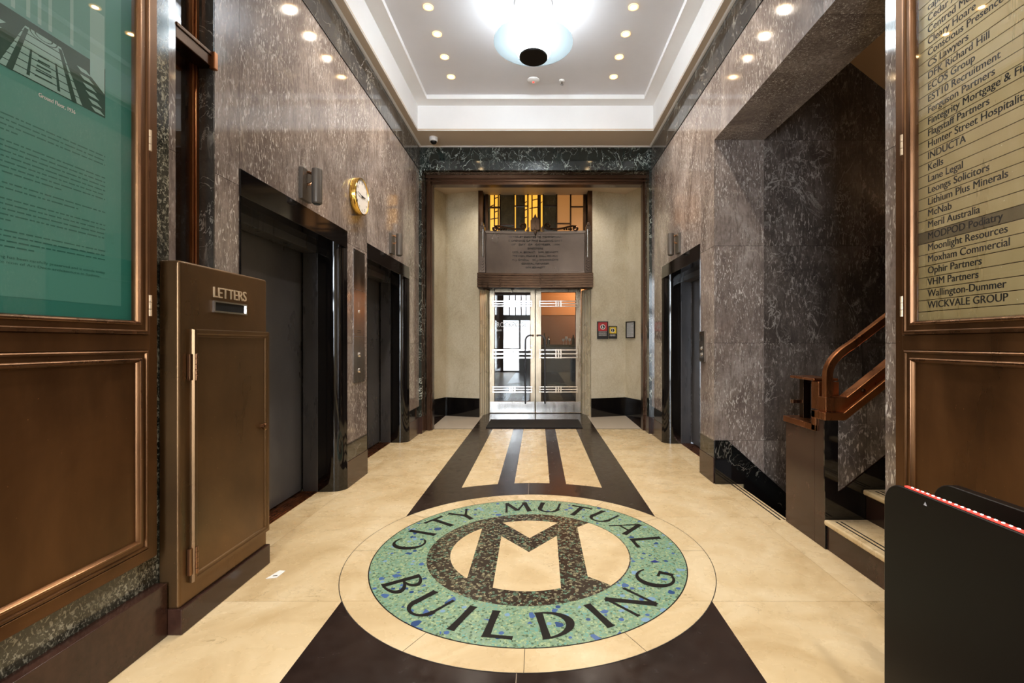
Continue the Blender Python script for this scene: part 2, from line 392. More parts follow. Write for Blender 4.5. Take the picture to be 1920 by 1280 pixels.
def split_words(name, me, mtx, mat, parent, size):
    inv = mtx.inverted(); xs = [(inv @ v.co).x for v in me.vertices]
    bm = bmesh.new(); bm.from_mesh(me); bm.verts.ensure_lookup_table()
    seen = set(); isl = []
    for v in bm.verts:
        if v.index in seen: continue
        st_ = [v]; seen.add(v.index); grp = []
        while st_:
            q = st_.pop(); grp.append(q.index)
            for e_ in q.link_edges:
                n = e_.other_vert(q)
                if n.index not in seen: seen.add(n.index); st_.append(n)
        isl.append((min(xs[i] for i in grp), max(xs[i] for i in grp), grp))
    isl.sort(); groups = []; hi = -1e9
    for a_, b_, g in isl:
        if a_ - hi > size * .22 or not groups: groups.append([])
        groups[-1] += g; hi = max(hi, b_)
    fidx = [[v.index for v in f.verts] for f in bm.faces]; co = [tuple(v.co) for v in bm.verts]; bm.free()
    bpy.data.meshes.remove(me); out = None
    for g in groups:
        st_ = set(g); mp = {i: k for k, i in enumerate(g)}
        mb = MB(); mb.v = [co[i] for i in g]; mb.f = [tuple(mp[i] for i in f) for f in fidx if f[0] in st_]
        out = mb.build(name, mat, parent, smooth=False)
    return out
def basis(ax, ay, az, loc):
    m = Matrix.Identity(4)
    for i, a in enumerate((ax, ay, az)):
        for k in range(3): m[k][i] = a[k]
    for k in range(3): m[k][3] = loc[k]
    return m
def on_right(y, z, x): return basis((0, -1, 0), (0, 0, 1), (-1, 0, 0), (x, y, z))
def on_left(y, z, x): return basis((0, 1, 0), (0, 0, 1), (1, 0, 0), (x, y, z))
def on_back(x, z, y): return basis((1, 0, 0), (0, 0, 1), (0, -1, 0), (x, y, z))

XL, XR, CX = -1.71, 1.63, -0.057      # side wall faces and the centre line of the floor pattern
YB = 7.12                             # far end of the hall
ZS, ZC, ZV = 4.13, 4.51, 3.97         # cornice soffit, tray ceiling, vestibule ceiling
YE = -3.6                             # street end behind the camera

# ------------------------------------------------------------------ floor and its inlays
fl = MB()
fl.box(-2.3, 1.84, YE, 3.45, -0.1, 0).box(-2.3, 1.84, 3.45, 4.37, -0.1, 0).box(-2.3, 1.9, 4.37, 9.0, -0.1, 0)
floor = struct(fl.build('floor', M['beige'], smooth=False), 'cream marble floor with dark stone bands')
def ring(r0, r1, z, n=128, a0=0, a1=2 * PI, cx=CX, cy=2.955):
    vs = []; fs = []
    for k in range(n + 1):
        a = a0 + (a1 - a0) * k / n
        vs += [(cx + r0 * math.sin(a), cy + r0 * math.cos(a), z), (cx + r1 * math.sin(a), cy + r1 * math.cos(a), z)]
    for k in range(n): fs.append((2 * k, 2 * k + 1, 2 * k + 3, 2 * k + 2))
    return vs, fs
def flat(pts, z): return MB().quad(*[(CX + x, 2.955 + y, z) for x, y in pts])
HB = 0.933
MB().quad((CX - HB, YE, .0006), (CX + HB, YE, .0006), (CX + HB, 8.78, .0006), (CX - HB, 8.78, .0006)).build('dark_band', M['darkstone'], floor, smooth=False)
def arc(r, x0, x1, n=24): return [(x0 + (x1 - x0) * k / n, math.sqrt(r * r - (x0 + (x1 - x0) * k / n) ** 2)) for k in range(n + 1)]
for x0, x1 in ((-.63, -.315), (-.163, .163), (.315, .63)):
    flat(arc(1.43, x0, x1) + [(x1, 7.135 - 2.955), (x0, 7.135 - 2.955)], .0012).build('cream_strip', M['beige'], floor, smooth=False)
med = MB()._add(*ring(0, 1.096, .0012)).build('medallion', M['beige'], floor, smooth=False)
MB()._add(*ring(1.0945, 1.0985, .0014)).build('medallion_joint', M['ink'], floor, smooth=False)
jt = MB()
for a in (-28, 33, -55, 60, -90, 90, 152, -152, 180):
    a = math.radians(a); c, s_ = math.cos(a), math.sin(a)
    jt.quad(*[(CX + r * s_ + o_ * c, 2.955 + r * c - o_ * s_, .0014) for r, o_ in ((.95, -.0012), (1.095, -.0012), (1.095, .0012), (.95, .0012))])
jt.build('tile_joint', M['engrave'], floor, smooth=False)
MB()._add(*ring(0.62, 0.945, .0018)).build('terrazzo_ring', M['terrgreen'], floor, smooth=False)
MB()._add(*ring(0.943, 0.949, .002)).build('ring_edge', M['engrave'], floor, smooth=False)
MB()._add(*ring(0, 0.625, .0022)).build('monogram', M['terrdark'], floor, smooth=False)
def arcp(r, a0, a1, n=24): return [(r * math.sin(math.radians(a0 + (a1 - a0) * k / n)), r * math.cos(math.radians(a0 + (a1 - a0) * k / n))) for k in range(n + 1)]
la = math.degrees(math.acos(.335 / .485))
flat(arcp(.485, -90 - la, -90 + la), .0028).build('cream_inlay', M['beige'], floor, smooth=False)
flat([(.333, -.335), (.34, -.335)] + arcp(.618, 133.5, 43, 30) + [(.333, .37)], .0028).build('cream_inlay', M['beige'], floor, smooth=False)
flat(arcp(.495, -23.5, 23.5) + [(0, .187)], .0028).build('cream_inlay', M['beige'], floor, smooth=False)
flat([(-.19, .218), (0, -.023), (.183, .225), (.178, -.452)] + arcp(.487, 158.5, 201.5) + [(-.184, -.452)], .0028).build('cream_inlay', M['beige'], floor, smooth=False)
# floor lettering, hand drawn strokes with flared ends
def stroke(p, q, w0, w1=None, fl=0.25):
    w1 = w0 if w1 is None else w1
    p, q = Vector(p), Vector(q); d = (q - p); ln = d.length; d.normalize(); n = Vector((-d.y, d.x)); out = []
    prof = [(0, 1 + fl), (.06, 1.05), (.5, 1 - fl * .3), (.94, 1.05), (1, 1 + fl)]
    a = [p + d * ln * t + n * (w0 + (w1 - w0) * t) * k / 2 for t, k in prof]
    b = [p + d * ln * t - n * (w0 + (w1 - w0) * t) * k / 2 for t, k in prof]
    return [a[i] for i in range(5)] + [b[i] for i in range(4, -1, -1)]
def bow(cx, cy, rx, ry, a0, a1, t0, t1, n=20):
    o = []; i_ = []
    for k in range(n + 1):
        u = k / n; a = math.radians(a0 + (a1 - a0) * u); th = t0 + (t1 - t0) * math.sin(PI * u)
        o.append((cx + rx * math.cos(a), cy + ry * math.sin(a))); i_.append((cx + (rx - th) * math.cos(a), cy + (ry - th * .6) * math.sin(a)))
    return o + i_[::-1]
K, T = .036, .018
GL = {'I': [stroke((0, 0), (0, .21), K)],
      'T': [stroke((0, 0), (0, .2), K), stroke((-.085, .197), (.085, .197), .024)],
      'L': [stroke((-.045, 0), (-.045, .21), K), stroke((-.06, .012), (.075, .012), .024)],
      'Y': [stroke((0, 0), (0, .1), K), stroke((0, .09), (-.08, .21), T + .012), stroke((0, .09), (.08, .21), T)],
      'M': [stroke((-.09, 0), (-.07, .21), T), stroke((-.075, .205), (0, .03), K), stroke((0, .03), (.075, .205), T), stroke((.09, 0), (.07, .21), K)],
      'N': [stroke((-.075, 0), (-.075, .21), T), stroke((-.08, .205), (.075, .005), K), stroke((.075, 0), (.075, .21), T)],
      'A': [stroke((-.085, 0), (0, .21), T), stroke((0, .21), (.085, 0), K), stroke((-.05, .07), (.05, .07), .016, fl=0)],
      'U': [stroke((-.07, .07), (-.07, .21), K), stroke((.07, .07), (.07, .21), T), bow(0, .08, .088, .08, 180, 360, .034, .026)],
      'C': [bow(.02, .105, .1, .108, 48, 312, .014, .04)],
      'G': [bow(.01, .105, .105, .108, 48, 322, .014, .04), stroke((.083, .02), (.083, .095), .03), stroke((.035, .095), (.1, .095), .016)],
      'D': [stroke((-.07, 0), (-.07, .21), K), bow(-.07, .105, .15, .105, -90, 90, .018, .042)],
      'B': [stroke((-.06, 0), (-.06, .21), K), bow(-.06, .06, .125, .06, -90, 90, .018, .034), bow(-.06, .158, .105, .052, -90, 90, .018, .03)]}
def floor_letter(ch, deg, r, flip):
    a = math.radians(deg); mb = MB()
    rad = Vector((math.sin(a), math.cos(a))); tan = Vector((math.cos(a), -math.sin(a)))
    if flip: rad, tan = -rad, -tan
    o = Vector((math.sin(a), math.cos(a))) * r
    for k, poly in enumerate(GL[ch]):
        z = .0028 + .0002 * k
        bm_pts = [(CX + (o + tan * p[0] + rad * p[1]).x, 2.955 + (o + tan * p[0] + rad * p[1]).y, z) for p in poly]
        n = len(bm_pts) // 2
        for i in range(n - 1): mb.quad(bm_pts[i], bm_pts[i + 1], bm_pts[-2 - i], bm_pts[-1 - i])
    mb.build('letter', M['engrave'], floor, smooth=False)
for ch, d in zip('CITYMUTUAL', (-83.3, -69.3, -54.1, -39.3, -8.2, 10.7, 27.4, 43.4, 61.7, 80.3)): floor_letter(ch, d, .682, False)
for ch, d in zip('BUILDING', (-122.9, -141.4, -157.4, -171.5, 169.2, 153.8, 138.1, 116.7)): floor_letter(ch, d, .888, True)
flat([(.755, -.13), (.78, -.155), (.745, -.165), (.72, -.15)], .0026).build('blue_chip', plain('blue_stone', L((36, 48, 120)), 0.3), floor, smooth=False)
# vestibule floor: pale tiles either side of the dark path, dark border
MB().quad((-1.95, 7.14, .0004), (CX - HB, 7.14, .0004), (CX - HB, 8.8, .0004), (-1.95, 8.8, .0004)).quad((CX + HB, 7.14, .0004), (1.85, 7.14, .0004), (1.85, 8.8, .0004), (CX + HB, 8.8, .0004)).build('vestibule_border', M['darkstone'], floor, smooth=False)
MB().quad((-1.64, 7.16, .0014), (CX - HB, 7.16, .0014), (CX - HB, 8.4, .0014), (-1.66, 8.52, .0014)).build('vestibule_tile', M['greystone'], floor, smooth=False)
MB().quad((CX + HB, 7.16, .0014), (1.565, 7.16, .0014), (1.565, 8.52, .0014), (CX + HB, 8.4, .0014)).build('vestibule_tile', M['greystone'], floor, smooth=False)
MB().box(-1.66, 1.58, 7.135, 7.15, 0, .002).build('threshold_strip', M['bronzedark'], floor)
# stair-edge strips on the floor at the head of the down flight
for x in (1.775, 1.81): MB().box(x, x + .012, 3.47, 4.36, 0, .0015).build('nosing_strip', M['ink'], floor)

# ------------------------------------------------------------------ side walls
LIFTS = [('L', 2.70, 4.215), ('L', 4.716, 6.246), ('R', 4.745, 6.19)]
wl = MB()
T0 = XL - 0.6
for y0, y1, z0, z1 in ((YE, 2.226, 0, 3.79), (2.497, 2.70, 0, 3.79), (2.70, 4.215, 2.15, 3.79), (4.215, 4.716, 0, 3.79), (4.716, 6.246, 2.15, 3.79), (6.246, 7.2, 0, 3.79), (2.226, 2.497, 0, 1.5)):
    wl.box(T0, XL, y0, y1, z0, z1)
wl.box(T0, XL - 0.13, 2.226, 2.497, 1.5, 3.79)
struct(wl.build('wall_left', M['mauve'], smooth=False))
wr = MB()
T1 = XR + 0.46
for y0, y1, z0, z1 in ((YE, 2.216, 0, 3.79), (2.216, 4.37, 3.18, 3.79), (4.37, 4.745, 0, 3.79), (4.745, 6.19, 2.15, 3.79), (6.19, 7.2, 0, 3.79)):
    wr.box(XR, T1, y0, y1, z0, z1)
struct(wr.build('wall_right', M['mauve'], smooth=False))
# stair side wall, facing the camera, and the closed well behind
struct(MB().box(XR + .002, 5.2, 4.372, 4.62, -1.6, 4.5).build('wall_stair', M['stairmarble'], smooth=False))
struct(MB().box(T1, 5.2, 2.0, 2.216, -1.6, 4.5).box(5.0, 5.2, 2.0, 4.62, -1.6, 4.5).build('wall_stairwell', M['stairmarble'], smooth=False))
struct(MB().prism([(T1, 4.3), (2.38, 4.3), (4.8, 2.39), (5.2, 2.39), (5.2, 4.6), (T1, 4.6)], 2.1, 4.6, 'y').build('ceiling_stair', M['tanpaint'], smooth=False))
# marble band under the cornice (continuous round the hall)
struct(MB().box(T0, XL + .004, YE, 6.8, 3.79, 4.3).build('trim_1', M['bandmarble'], smooth=False))
struct(MB().box(XR - .004, T1, YE, 6.8, 3.79, 4.3).build('trim_2', M['bandmarble'], smooth=False))
struct(MB().box(T0, T1, 6.80, 7.2, 3.79, 4.3).build('trim_3', M['verde'], smooth=False))
struct(MB().box(XL - .1, -1.672, 6.77, 7.12, .24, 3.79).build('trim_4', M['verde'], smooth=False))
struct(MB().box(1.592, XR + .1, 6.77, 7.12, .24, 3.79).build('trim_5', M['verde'], smooth=False))
for nm, m in (('trim_6', 3.788), ('trim_7', 3.788)):
    x = XL if nm == 'trim_6' else XR
    struct(MB().box(x - .006, x + .006, YE, 6.79, m - .004, m + .004).build(nm, M['ink'], smooth=False))
# skirtings
bl = MB(); bb = MB()
for y0, y1 in ((2.497, 2.70), (4.215, 4.716), (6.246, 6.79)):
    bl.box(XL - .02, XL + .008, y0, y1, 0, .237); bb.box(XL - .02, XL + .003, y0, y1, .237, .395)
bl.box(XL - .05, -1.664, 6.765, 7.13, 0, .24)
struct(bl.build('baseboard_left', M['brownbase'], bevel=.002)); struct(bb.build('trim_8', M['blackvein'], smooth=False))
br = MB(); bb = MB()
for y0, y1 in ((4.37, 4.745), (6.19, 6.79)):
    br.box(XR - .008, XR + .02, y0, y1, 0, .237); bb.box(XR - .003, XR + .02, y0, y1, .237, .395)
br.box(1.584, XR + .05, 6.765, 7.13, 0, .24)
struct(br.build('baseboard_right', M['brownbase'], bevel=.002)); struct(bb.build('trim_9', M['blackvein'], smooth=False))
# stair skirting along the far side wall, stepping down to the right
struct(MB().prism([(XR + .002, 0), (1.9, 0), (1.9, -1), (2.28, -1.0), (2.28, -.24), (1.713, .238), (XR + .002, .238)], 4.352, 4.372, 'y').build('baseboard_stair', M['black'], smooth=False))
struct(MB().prism([(XR + .002, .238), (1.713, .238), (2.28, -.24), (4.2, -1.9), (4.2, -1.7), (2.281, -.076), (1.753, .40), (XR + .002, .40)], 4.356, 4.372, 'y').build('trim_10', M['blackvein'], smooth=False))
# near green marble facing behind the boards, base under the left board
struct(MB().box(XL - .01, XL + .012, 0.3, 2.17, .2, 3.79).build('trim_11', M['olive'], smooth=False))
struct(MB().box(XL - .01, -1.645, YE, 2.095, 0, .236).build('baseboard_near_left', M['brownbase'], bevel=.003))
struct(MB().box(1.57, XR + .01, YE, 2.10, 0, .236).build('baseboard_near_right', M['brownbase'], bevel=.003))

# ------------------------------------------------------------------ tray ceiling
def holed(mb, o, h, z0, z1):
    (a, b, c, d), (e, f_, g, i) = o, h
    mb.box(a, b, c, g, z0, z1); mb.box(a, b, i, d, z0, z1); mb.box(a, e, g, i, z0, z1); mb.box(f_, b, g, i, z0, z1)
H1 = (-1.60, 1.53, 2.66, 6.277); H2 = (-1.44, 1.372, 2.84, 6.10)
cb = MB(); holed(cb, (XL - .1, XR + .1, YE, 6.9), H1, ZS, ZS + .02)
ceil_lip = struct(cb.build('ceiling', M['soffit'], smooth=False))
cb = MB(); holed(cb, (XL - .2, XR + .2, YE, 7.0), H1, ZS + .02, 4.456)
cb.box(H1[0] - .0, H1[1], H1[2], H1[3], 4.508 + .09, 4.7)
struct(cb.build('ceiling_tray', M['white'], smooth=False))
cb = MB(); holed(cb, (-1.8, 1.75, YE, 7.0), H2, 4.4561, ZC)
struct(cb.build('ceiling_step', M['white'], smooth=False))
struct(MB().box(-1.8, 1.75, YE, 7.0, ZC, ZC + .08).build('ceiling_panel', M['ceilgrey'], smooth=False))
cm = MB()
cm.mould('z', XL, XR, YE, 6.80, [(0, ZS - .012), (.02, ZS - .012), (.032, ZS - .002), (.032, ZS + .004)])
struct(cm.build('trim_12', M['white'], smooth=False))
cm = MB(); cm.mould('z', H1[0] - .006, H1[1] + .006, H1[2] - .006, H1[3] + .006, [(0, ZS), (0, ZS - .006), (.006, ZS - .006), (.006, ZS)])
struct(cm.build('trim_13', M['white'], smooth=False))
# street end behind the camera: stone wall with a glazed, daylit entrance
we = MB().box(T0, -1.78, YE - .3, YE, 0, 4.3).box(-.30, T1, YE - .3, YE, 0, 4.3).box(-1.78, -.30, YE - .3, YE, 3.68, 4.3)
struct(we.build('wall_street', M['stucco'], smooth=False))
wf = MB()
for x0, x1, z0, z1 in ((-1.78, -1.56, 0, 3.68), (-.86, -.79, 0, 2.5), (-.36, -.30, 0, 3.68), (-1.56, -.36, 2.32, 2.56), (-1.56, -.86, 0, .06), (-1.56, -.86, .95, 1.06), (-.79, -.36, 0, 1.0), (-1.56, -.36, 3.62, 3.68)):
    wf.box(x0, x1, YE - .12, YE - .04, z0, z1)
for x in (-1.29, -1.02, -.76, -.54): wf.box(x - .02, x + .02, YE - .12, YE - .04, 2.5, 3.64)
win = struct(wf.build('window_1', M['bronzedark'], bevel=.003))
for x0, x1, z0, z1 in [(-1.56, -.86, .06, .95), (-1.56, -.86, 1.06, 2.32), (-.79, -.36, 1.0, 2.32)] + [(a_ + .02, b_ - .02, 2.56, 3.62) for a_, b_ in ((-1.58, -1.29), (-1.29, -1.02), (-1.02, -.76), (-.76, -.54), (-.54, -.34))]:
    MB().box(x0, x1, YE - .1, YE - .09, z0, z1).build('window_pane', M['day'], win, smooth=False)

# ------------------------------------------------------------------ far portal and vestibule
pj = MB()
for x0, x1 in ((-1.665, -1.577), (1.561, 1.641)):
    pj.box(x0, x1, 7.03, 7.17, 0, 3.79); pj.box(x0 + .022, x1 - .022, 7.015, 7.03, 0, 3.79)
pj.box(-1.67, 1.645, 7.03, 7.17, 3.66, 3.79); pj.box(-1.67, 1.645, 6.99, 7.04, 3.745, 3.79); pj.box(-1.67, 1.645, 7.0, 7.04, 3.70, 3.725)
struct(pj.build('trim_14', M['portal'], bevel=.004))
def yv(x):  # plan curve of the vestibule end wall
    u = (x + .05)
    return 8.18 + 0.30 * min(1, (abs(u) / 1.62)) ** 2
ws = []
def curve_pts(x0, x1, n=14): return [(x0 + (x1 - x0) * k / n, yv(x0 + (x1 - x0) * k / n)) for k in range(n + 1)]
vl = [(-1.90, 7.15), (-1.90, 7.95), (-1.66, yv(-1.66))] + curve_pts(-1.66, -1.03)[1:]
vr = curve_pts(.93, 1.565) + [(1.80, 7.95), (1.80, 7.15)]
back = lambda pts, dx: pts + [(p[0] + dx, p[1] + .25) for p in pts[::-1]]
struct(MB().prism(vl + [(-1.03, 8.9), (-2.2, 8.9), (-2.2, 7.15)], .33, ZV, 'z').build('wall_vestibule_left', M['stucco']))
struct(MB().prism(vr + [(2.1, 7.15), (2.1, 8.9), (.93, 8.9)], .33, ZV, 'z').build('wall_vestibule_right', M['stucco']))
o = lambda pts, s: [(p[0] + s * .0, p[1] - .02) for p in pts]
struct(MB().prism([(-1.88, 7.15), (-1.88, 7.94)] + o(vl[2:], 1) + [(-1.03, 8.9), (-2.2, 8.9), (-2.2, 7.15)], 0, .33, 'z').build('baseboard_vestibule_left', M['black'], smooth=False))
struct(MB().prism(o(vr[:-2], 1) + [(1.78, 7.94), (1.78, 7.15), (2.1, 7.15), (2.1, 8.9), (.93, 8.9)], 0, .33, 'z').build('baseboard_vestibule_right', M['black'], smooth=False))
struct(MB().box(-2.3, 2.2, 7.17, 9.0, ZV, ZV + .1).build('ceiling_vestibule', M['soffit'], smooth=False))
# bronze reveal beside and behind the plaque, fluted jambs of the doorway
struct(MB().box(-1.05, -.97, 8.27, 8.95, 2.25, ZV).box(.87, .95, 8.27, 8.95, 2.25, ZV).build('trim_15', M['bronzedark'], smooth=False))
jb = MB()
for sx, xo, xi in ((-1, -1.03, -.905), (1, .93, .80)):
    n = 5
    for k in range(n):
        u0, u1 = k / n, (k + .8) / n
        xa, xb = xo + (xi - xo) * u0, xo + (xi - xo) * u1
        ya, yb_ = 8.36 + .38 * u0, 8.36 + .38 * u1
        jb.prism([(xa, ya), (xb, yb_), (xb - sx * -.0 + (-.2 if sx < 0 else .2), yb_ + .05), (xa + (-.2 if sx < 0 else .2), ya + .02)], 0, 2.27, 'z')
    jb.prism([(xo, 8.375), (xi, 8.765), (xi + (-.1 if sx < 0 else .1), 8.85), (xo + (-.1 if sx < 0 else .1), 8.5)], 0, 2.27, 'z')
struct(jb.build('trim_16', M['jamb'], smooth=False))
struct(MB().box(-1.05, .95, 8.74, 8.95, 2.318, 2.5).build('trim_17', M['bronzedark'], smooth=False))

# double glazed doors
def px(x, y, Y): return ((x - 1009) * Y / 885, 1.3 + (643 - y) * Y / 885)
YD = 8.75
def door_leaf(name, x0, x1, g0, g1, hx, side):
    fr = MB()
    zt, zb, gt, gb = 2.312, .012, 2.239, .226
    fr.box(x0, g0, YD, YD + .045, zb, zt); fr.box(g1, x1, YD, YD + .045, zb, zt); fr.box(g0, g1, YD, YD + .045, gt, zt); fr.box(g0, g1, YD, YD + .045, zb, gb)
    d = struct(fr.build(name, M['doorbronze'], bevel=.003))
    MB().mould('y', g0 - .008, g1 + .008, gb - .008, gt + .008, [(0, YD), (0, YD - .006), (.008, YD - .006), (.008, YD + .01)]).build('glazing_bead', M['bronzedark'], d)
    MB().box(g0 - .002, g1 + .002, YD + .018, YD + .024, gb - .002, gt + .002).build('door_glass', M['doorglass'], d, smooth=False)
    kp = MB().box(x0 + .008, x1 - .008, YD - .004, YD, .012, .215)
    kpo = kp.build('kick_plate', M['steel'], d, bevel=.001)
    sc = MB()
    for i in range(5):
        for z in (.03, .2): sc.lathe([(.005, 0), (.005, -.003), (.003, -.004)], (x0 + .03 + i * (x1 - x0 - .06) / 4, YD - .004, z), 'y', 8)
    sc.build('screw', M['bronzedark'], kpo)
    cx = (g0 + g1) / 2
    for za, zb_, t in ((2.085, 1.972, .020), (1.185, 1.018, .026), (.50, .385, .020)):
        b = MB()
        for k in range(3):
            zc = za - t / 2 - k * (za - zb_ - t) / 2
            b.box(g0 - .04, g1 + .04, YD - .022, YD - .008, zc - t / 2, zc + t / 2)
        for k in (-1, 0, 1): b.box(cx + k * .045 - .014, cx + k * .045 + .014, YD - .026, YD - .01, zb_ - .006, za + .006)
        for xx in (g0 - .03, g1 + .03): b.box(xx - .006, xx + .006, YD - .012, YD, zb_, za)
        b.build('guard_bar', M['nickel'], d, bevel=.003)
    path = [(hx + side * .14, YD - .005, 1.44), (hx + side * .1, YD - .05, 1.445)]
    for k in range(7):
        a = PI / 2 * k / 6
        path.append((hx + side * (.1 - .1 * math.sin(a)), YD - .06, 1.345 + .1 * math.cos(a)))
    path += [(hx, YD - .06, .8), (hx, YD - .06, .26), (hx, YD - .05, .2), (hx, YD - .004, .185)]
    MB().tube(path, .014, 12, up=(0.3, 0.9, .1)).build('pull_handle', M['gunmetal'], d)
    MB().lathe([(.02, 0), (.02, -.05), (.014, -.055)], (hx + side * .14, YD, 1.44), 'y', 16).build('handle_mount', M['bronzedark'], d)
    return d
d1 = door_leaf('door_1', -.902, -.058, -.806, -.148, -.237, 1)
MB().lathe([(.024, 0), (.024, -.012), (.014, -.016), (.014, -.01)], (-.123, YD, 1.245), 'y', 20).build('door_lock', M['nickel'], d1)
text('shop_lettering', 'ROCKPOOL', .125, M['white'], on_back(-.775, 1.60, YD + .014), d1, width=.56)
text('shop_lettering', 'BAR & GRILL  SYDNEY', .05, M['white'], on_back(-.775, 1.52, YD + .014), d1, width=.56)
d2 = door_leaf('door_2', -.048, .795, .06, .692, .125, -1)
# transom window of leaded amber and olive panes
YW = 8.52
wb = MB()
for x in (-.965, -.80, -.62, -.46, -.30, -.245, .0, .05, .27, .335, .50, .56, .83):
    pass
bars = MB()
def wx(cx): return (890 + cx / 6.243 - 1009) * YW / 885
def wz(cy): return 1.3 + (643 - 340 - cy / 6.243) * YW / 885
ZT = wz(88)
for c0, c1 in ((128, 160), (292, 306), (460, 470), (615, 632), (795, 808), (952, 967), (1113, 1130), (1268, 1300)):
    bars.box(wx(c0), wx(c1), YW - .05, YW + .03, 2.45, ZV)
for c0, c1, y0, y1 in ((160, 292, 300, 318), (306, 460, 95, 108), (306, 460, 505, 518), (470, 615, 288, 298), (632, 795, 90, 102), (808, 952, 284, 294), (967, 1113, 92, 104), (967, 1113, 490, 504), (1130, 1268, 294, 308)):
    bars.box(wx(c0), wx(c1), YW - .04, YW + .02, wz(y1), wz(y0))
tw = struct(bars.build('window_2', M['bronzedark'], bevel=.002))
lead = MB()
for c0, c1, y in ((185, 225, 130), (228, 270, 200), (185, 225, 290), (185, 285, 440), (228, 270, 360), (228, 280, 525), (575, 612, 250), (575, 612, 340), (575, 612, 430), (640, 665, 150), (670, 735, 220), (640, 735, 315), (720, 735, 120), (775, 792, 250)):
    lead.prism([(wx(c0), wz(y) - .012), (wx(c1), wz(y) + .012), (wx(c1), wz(y) + .028), (wx(c0), wz(y) + .004)], YW - .008, YW, 'y')
for c in (225, 270, 665, 735, 760, 575): lead.box(wx(c), wx(c) + .022, YW - .009, YW, 2.5, ZT)
lead.build('lead_came', M['bronzedark'], tw)
for nm, m, c0, c1 in (('amber_pane', 'amber', 183, 292), ('olive_pane', 'oliveglass', 160, 183), ('olive_pane', 'oliveglass', 306, 460), ('amber_pane', 'amber', 470, 482), ('olive_pane', 'oliveglass', 482, 575),
                      ('amber_pane', 'amber', 575, 615), ('amber_pane', 'amber', 632, 735), ('olive_pane', 'oliveglass', 735, 770), ('amber_pane', 'amber', 770, 795), ('olive_pane', 'oliveglass', 808, 952),
                      ('tan_pane', 'amberdim', 967, 1113), ('tan_pane', 'amberdim', 1130, 1268)):
    MB().box(wx(c0), wx(c1), YW, YW + .012, 2.5, ZV).build(nm, M[m], tw, smooth=False)
struct(MB().box(-1.0, .92, YW + .02, YW + .2, 2.45, ZV).build('wall_transom', M['darkroom'], smooth=False))

# commemorative plaque over the doors
pq = thing('commemorative_plaque', 'dark bronze commemorative plaque with scrolled crest above the glass doors', 'plaque', (-.05, 8.2, 2.26))
def yp(x): return 8.13 + .09 * (1 - ((x + .05) / 1.0) ** 2)   # slightly hollow face
def curved(mb, x0, x1, z0, z1, off, th=.05, n=20):
    f_ = [(x0 + (x1 - x0) * k / n, yp(x0 + (x1 - x0) * k / n) - off) for k in range(n + 1)]
    return mb.prism(f_ + [(p[0], p[1] + th) for p in f_[::-1]], z0, z1, 'z')
rb = MB()
for k in range(6): curved(rb, -1.04, .94, 2.255 + k * .042, 2.255 + k * .042 + .030, .085 + .004 * (k % 2), .16)
curved(rb, -1.04, .94, 2.255, 2.505, .05, .15)
rb.build('ribbed_band', M['bronzedark'], pq)
curved(MB(), -.90, .80, 2.53, 3.20, .02).build('inscription_panel', M['plaque'], pq)
fr = MB(); curved(fr, -.95, .85, 2.505, 2.535, .05, .08); curved(fr, -.93, .83, 3.19, 3.235, .045, .08); curved(fr, -.93, -.89, 2.53, 3.2, .04, .07); curved(fr, .79, .83, 2.53, 3.2, .04, .07)
fr.build('plaque_frame', M['plaque'], pq, bevel=.004)
for sx in (-.955, .855):
    pp = MB(); pp.box(sx - .055, sx + .055, 8.06, 8.24, 2.505, 3.2); pp.box(sx - .04, sx + .04, 8.04, 8.2, 3.2, 3.3); pp.box(sx - .022, sx + .022, 8.03, 8.2, 3.3, 3.35)
    for k in range(4): pp.prism([(sx - .035, 2.56 + k * .05), (sx, 2.53 + k * .05), (sx + .035, 2.56 + k * .05), (sx + .035, 2.58 + k * .05), (sx, 2.55 + k * .05), (sx - .035, 2.58 + k * .05)], 8.045, 8.065, 'y')
    pp.build('side_pilaster', M['plaque'], pq, bevel=.003)
    MB().lathe([(.02, 2.76), (.02, 3.24)], (sx + (.012 if sx < 0 else -.012), 8.05, 0), 'z', 14).build('chrome_rod', M['steel'], pq)['label'] = 'bright chrome rod'
def spiral(cx, cz, r0, a0, turns, sgn, n=22): return [(cx + sgn * (r0 * (1 - .75 * k / n)) * math.cos(a0 + turns * 2 * PI * k / n), 8.13, cz + (r0 * (1 - .75 * k / n)) * math.sin(a0 + turns * 2 * PI * k / n)) for k in range(n + 1)]
for sg in (-1, 1):
    sm = MB(); c = -.05
    inner = spiral(c + sg * .215, 3.32, .055, -PI / 2, -1.4, sg)
    outer = spiral(c + sg * .70, 3.275, .045, PI / 2, 1.4, sg)
    mid = [(c + sg * x, 8.13, z) for x, z in ((.26, 3.265), (.36, 3.26), (.46, 3.275), (.56, 3.30), (.64, 3.318))]
    sm.tube(inner[::-1] + mid + outer, .017, 8, up=(0, 1, 0))
    for x in (.50, .54, .58, .62): sm.lathe([(.002, -.02), (.018, 0), (.002, .02)], (c + sg * x, 8.13, 3.262), 'y', 8)
    for k in range(3): sm.prism([(c + sg * .1, 3.235), (c + sg * (.10 + .02 * k), 3.30 + .02 * k), (c + sg * (.16 - .02 * k), 3.235)], 8.12 - k * .005, 8.16, 'y')
    sm.build('scroll', M['bronzedark'], pq)
MB().prism([(-.13, 3.24), (-.13, 3.40), (-.10, 3.44), (-.075, 3.455), (-.05, 3.52), (-.025, 3.455), (0, 3.44), (.03, 3.40), (.03, 3.24), (-.02, 3.235), (-.05, 3.15), (-.08, 3.235)], 8.08, 8.16, 'y').prism([(-.075, 3.24), (-.05, 3.42), (-.025, 3.24)], 8.06, 8.1, 'y').build('finial', M['bronzedark'], pq, bevel=.006)
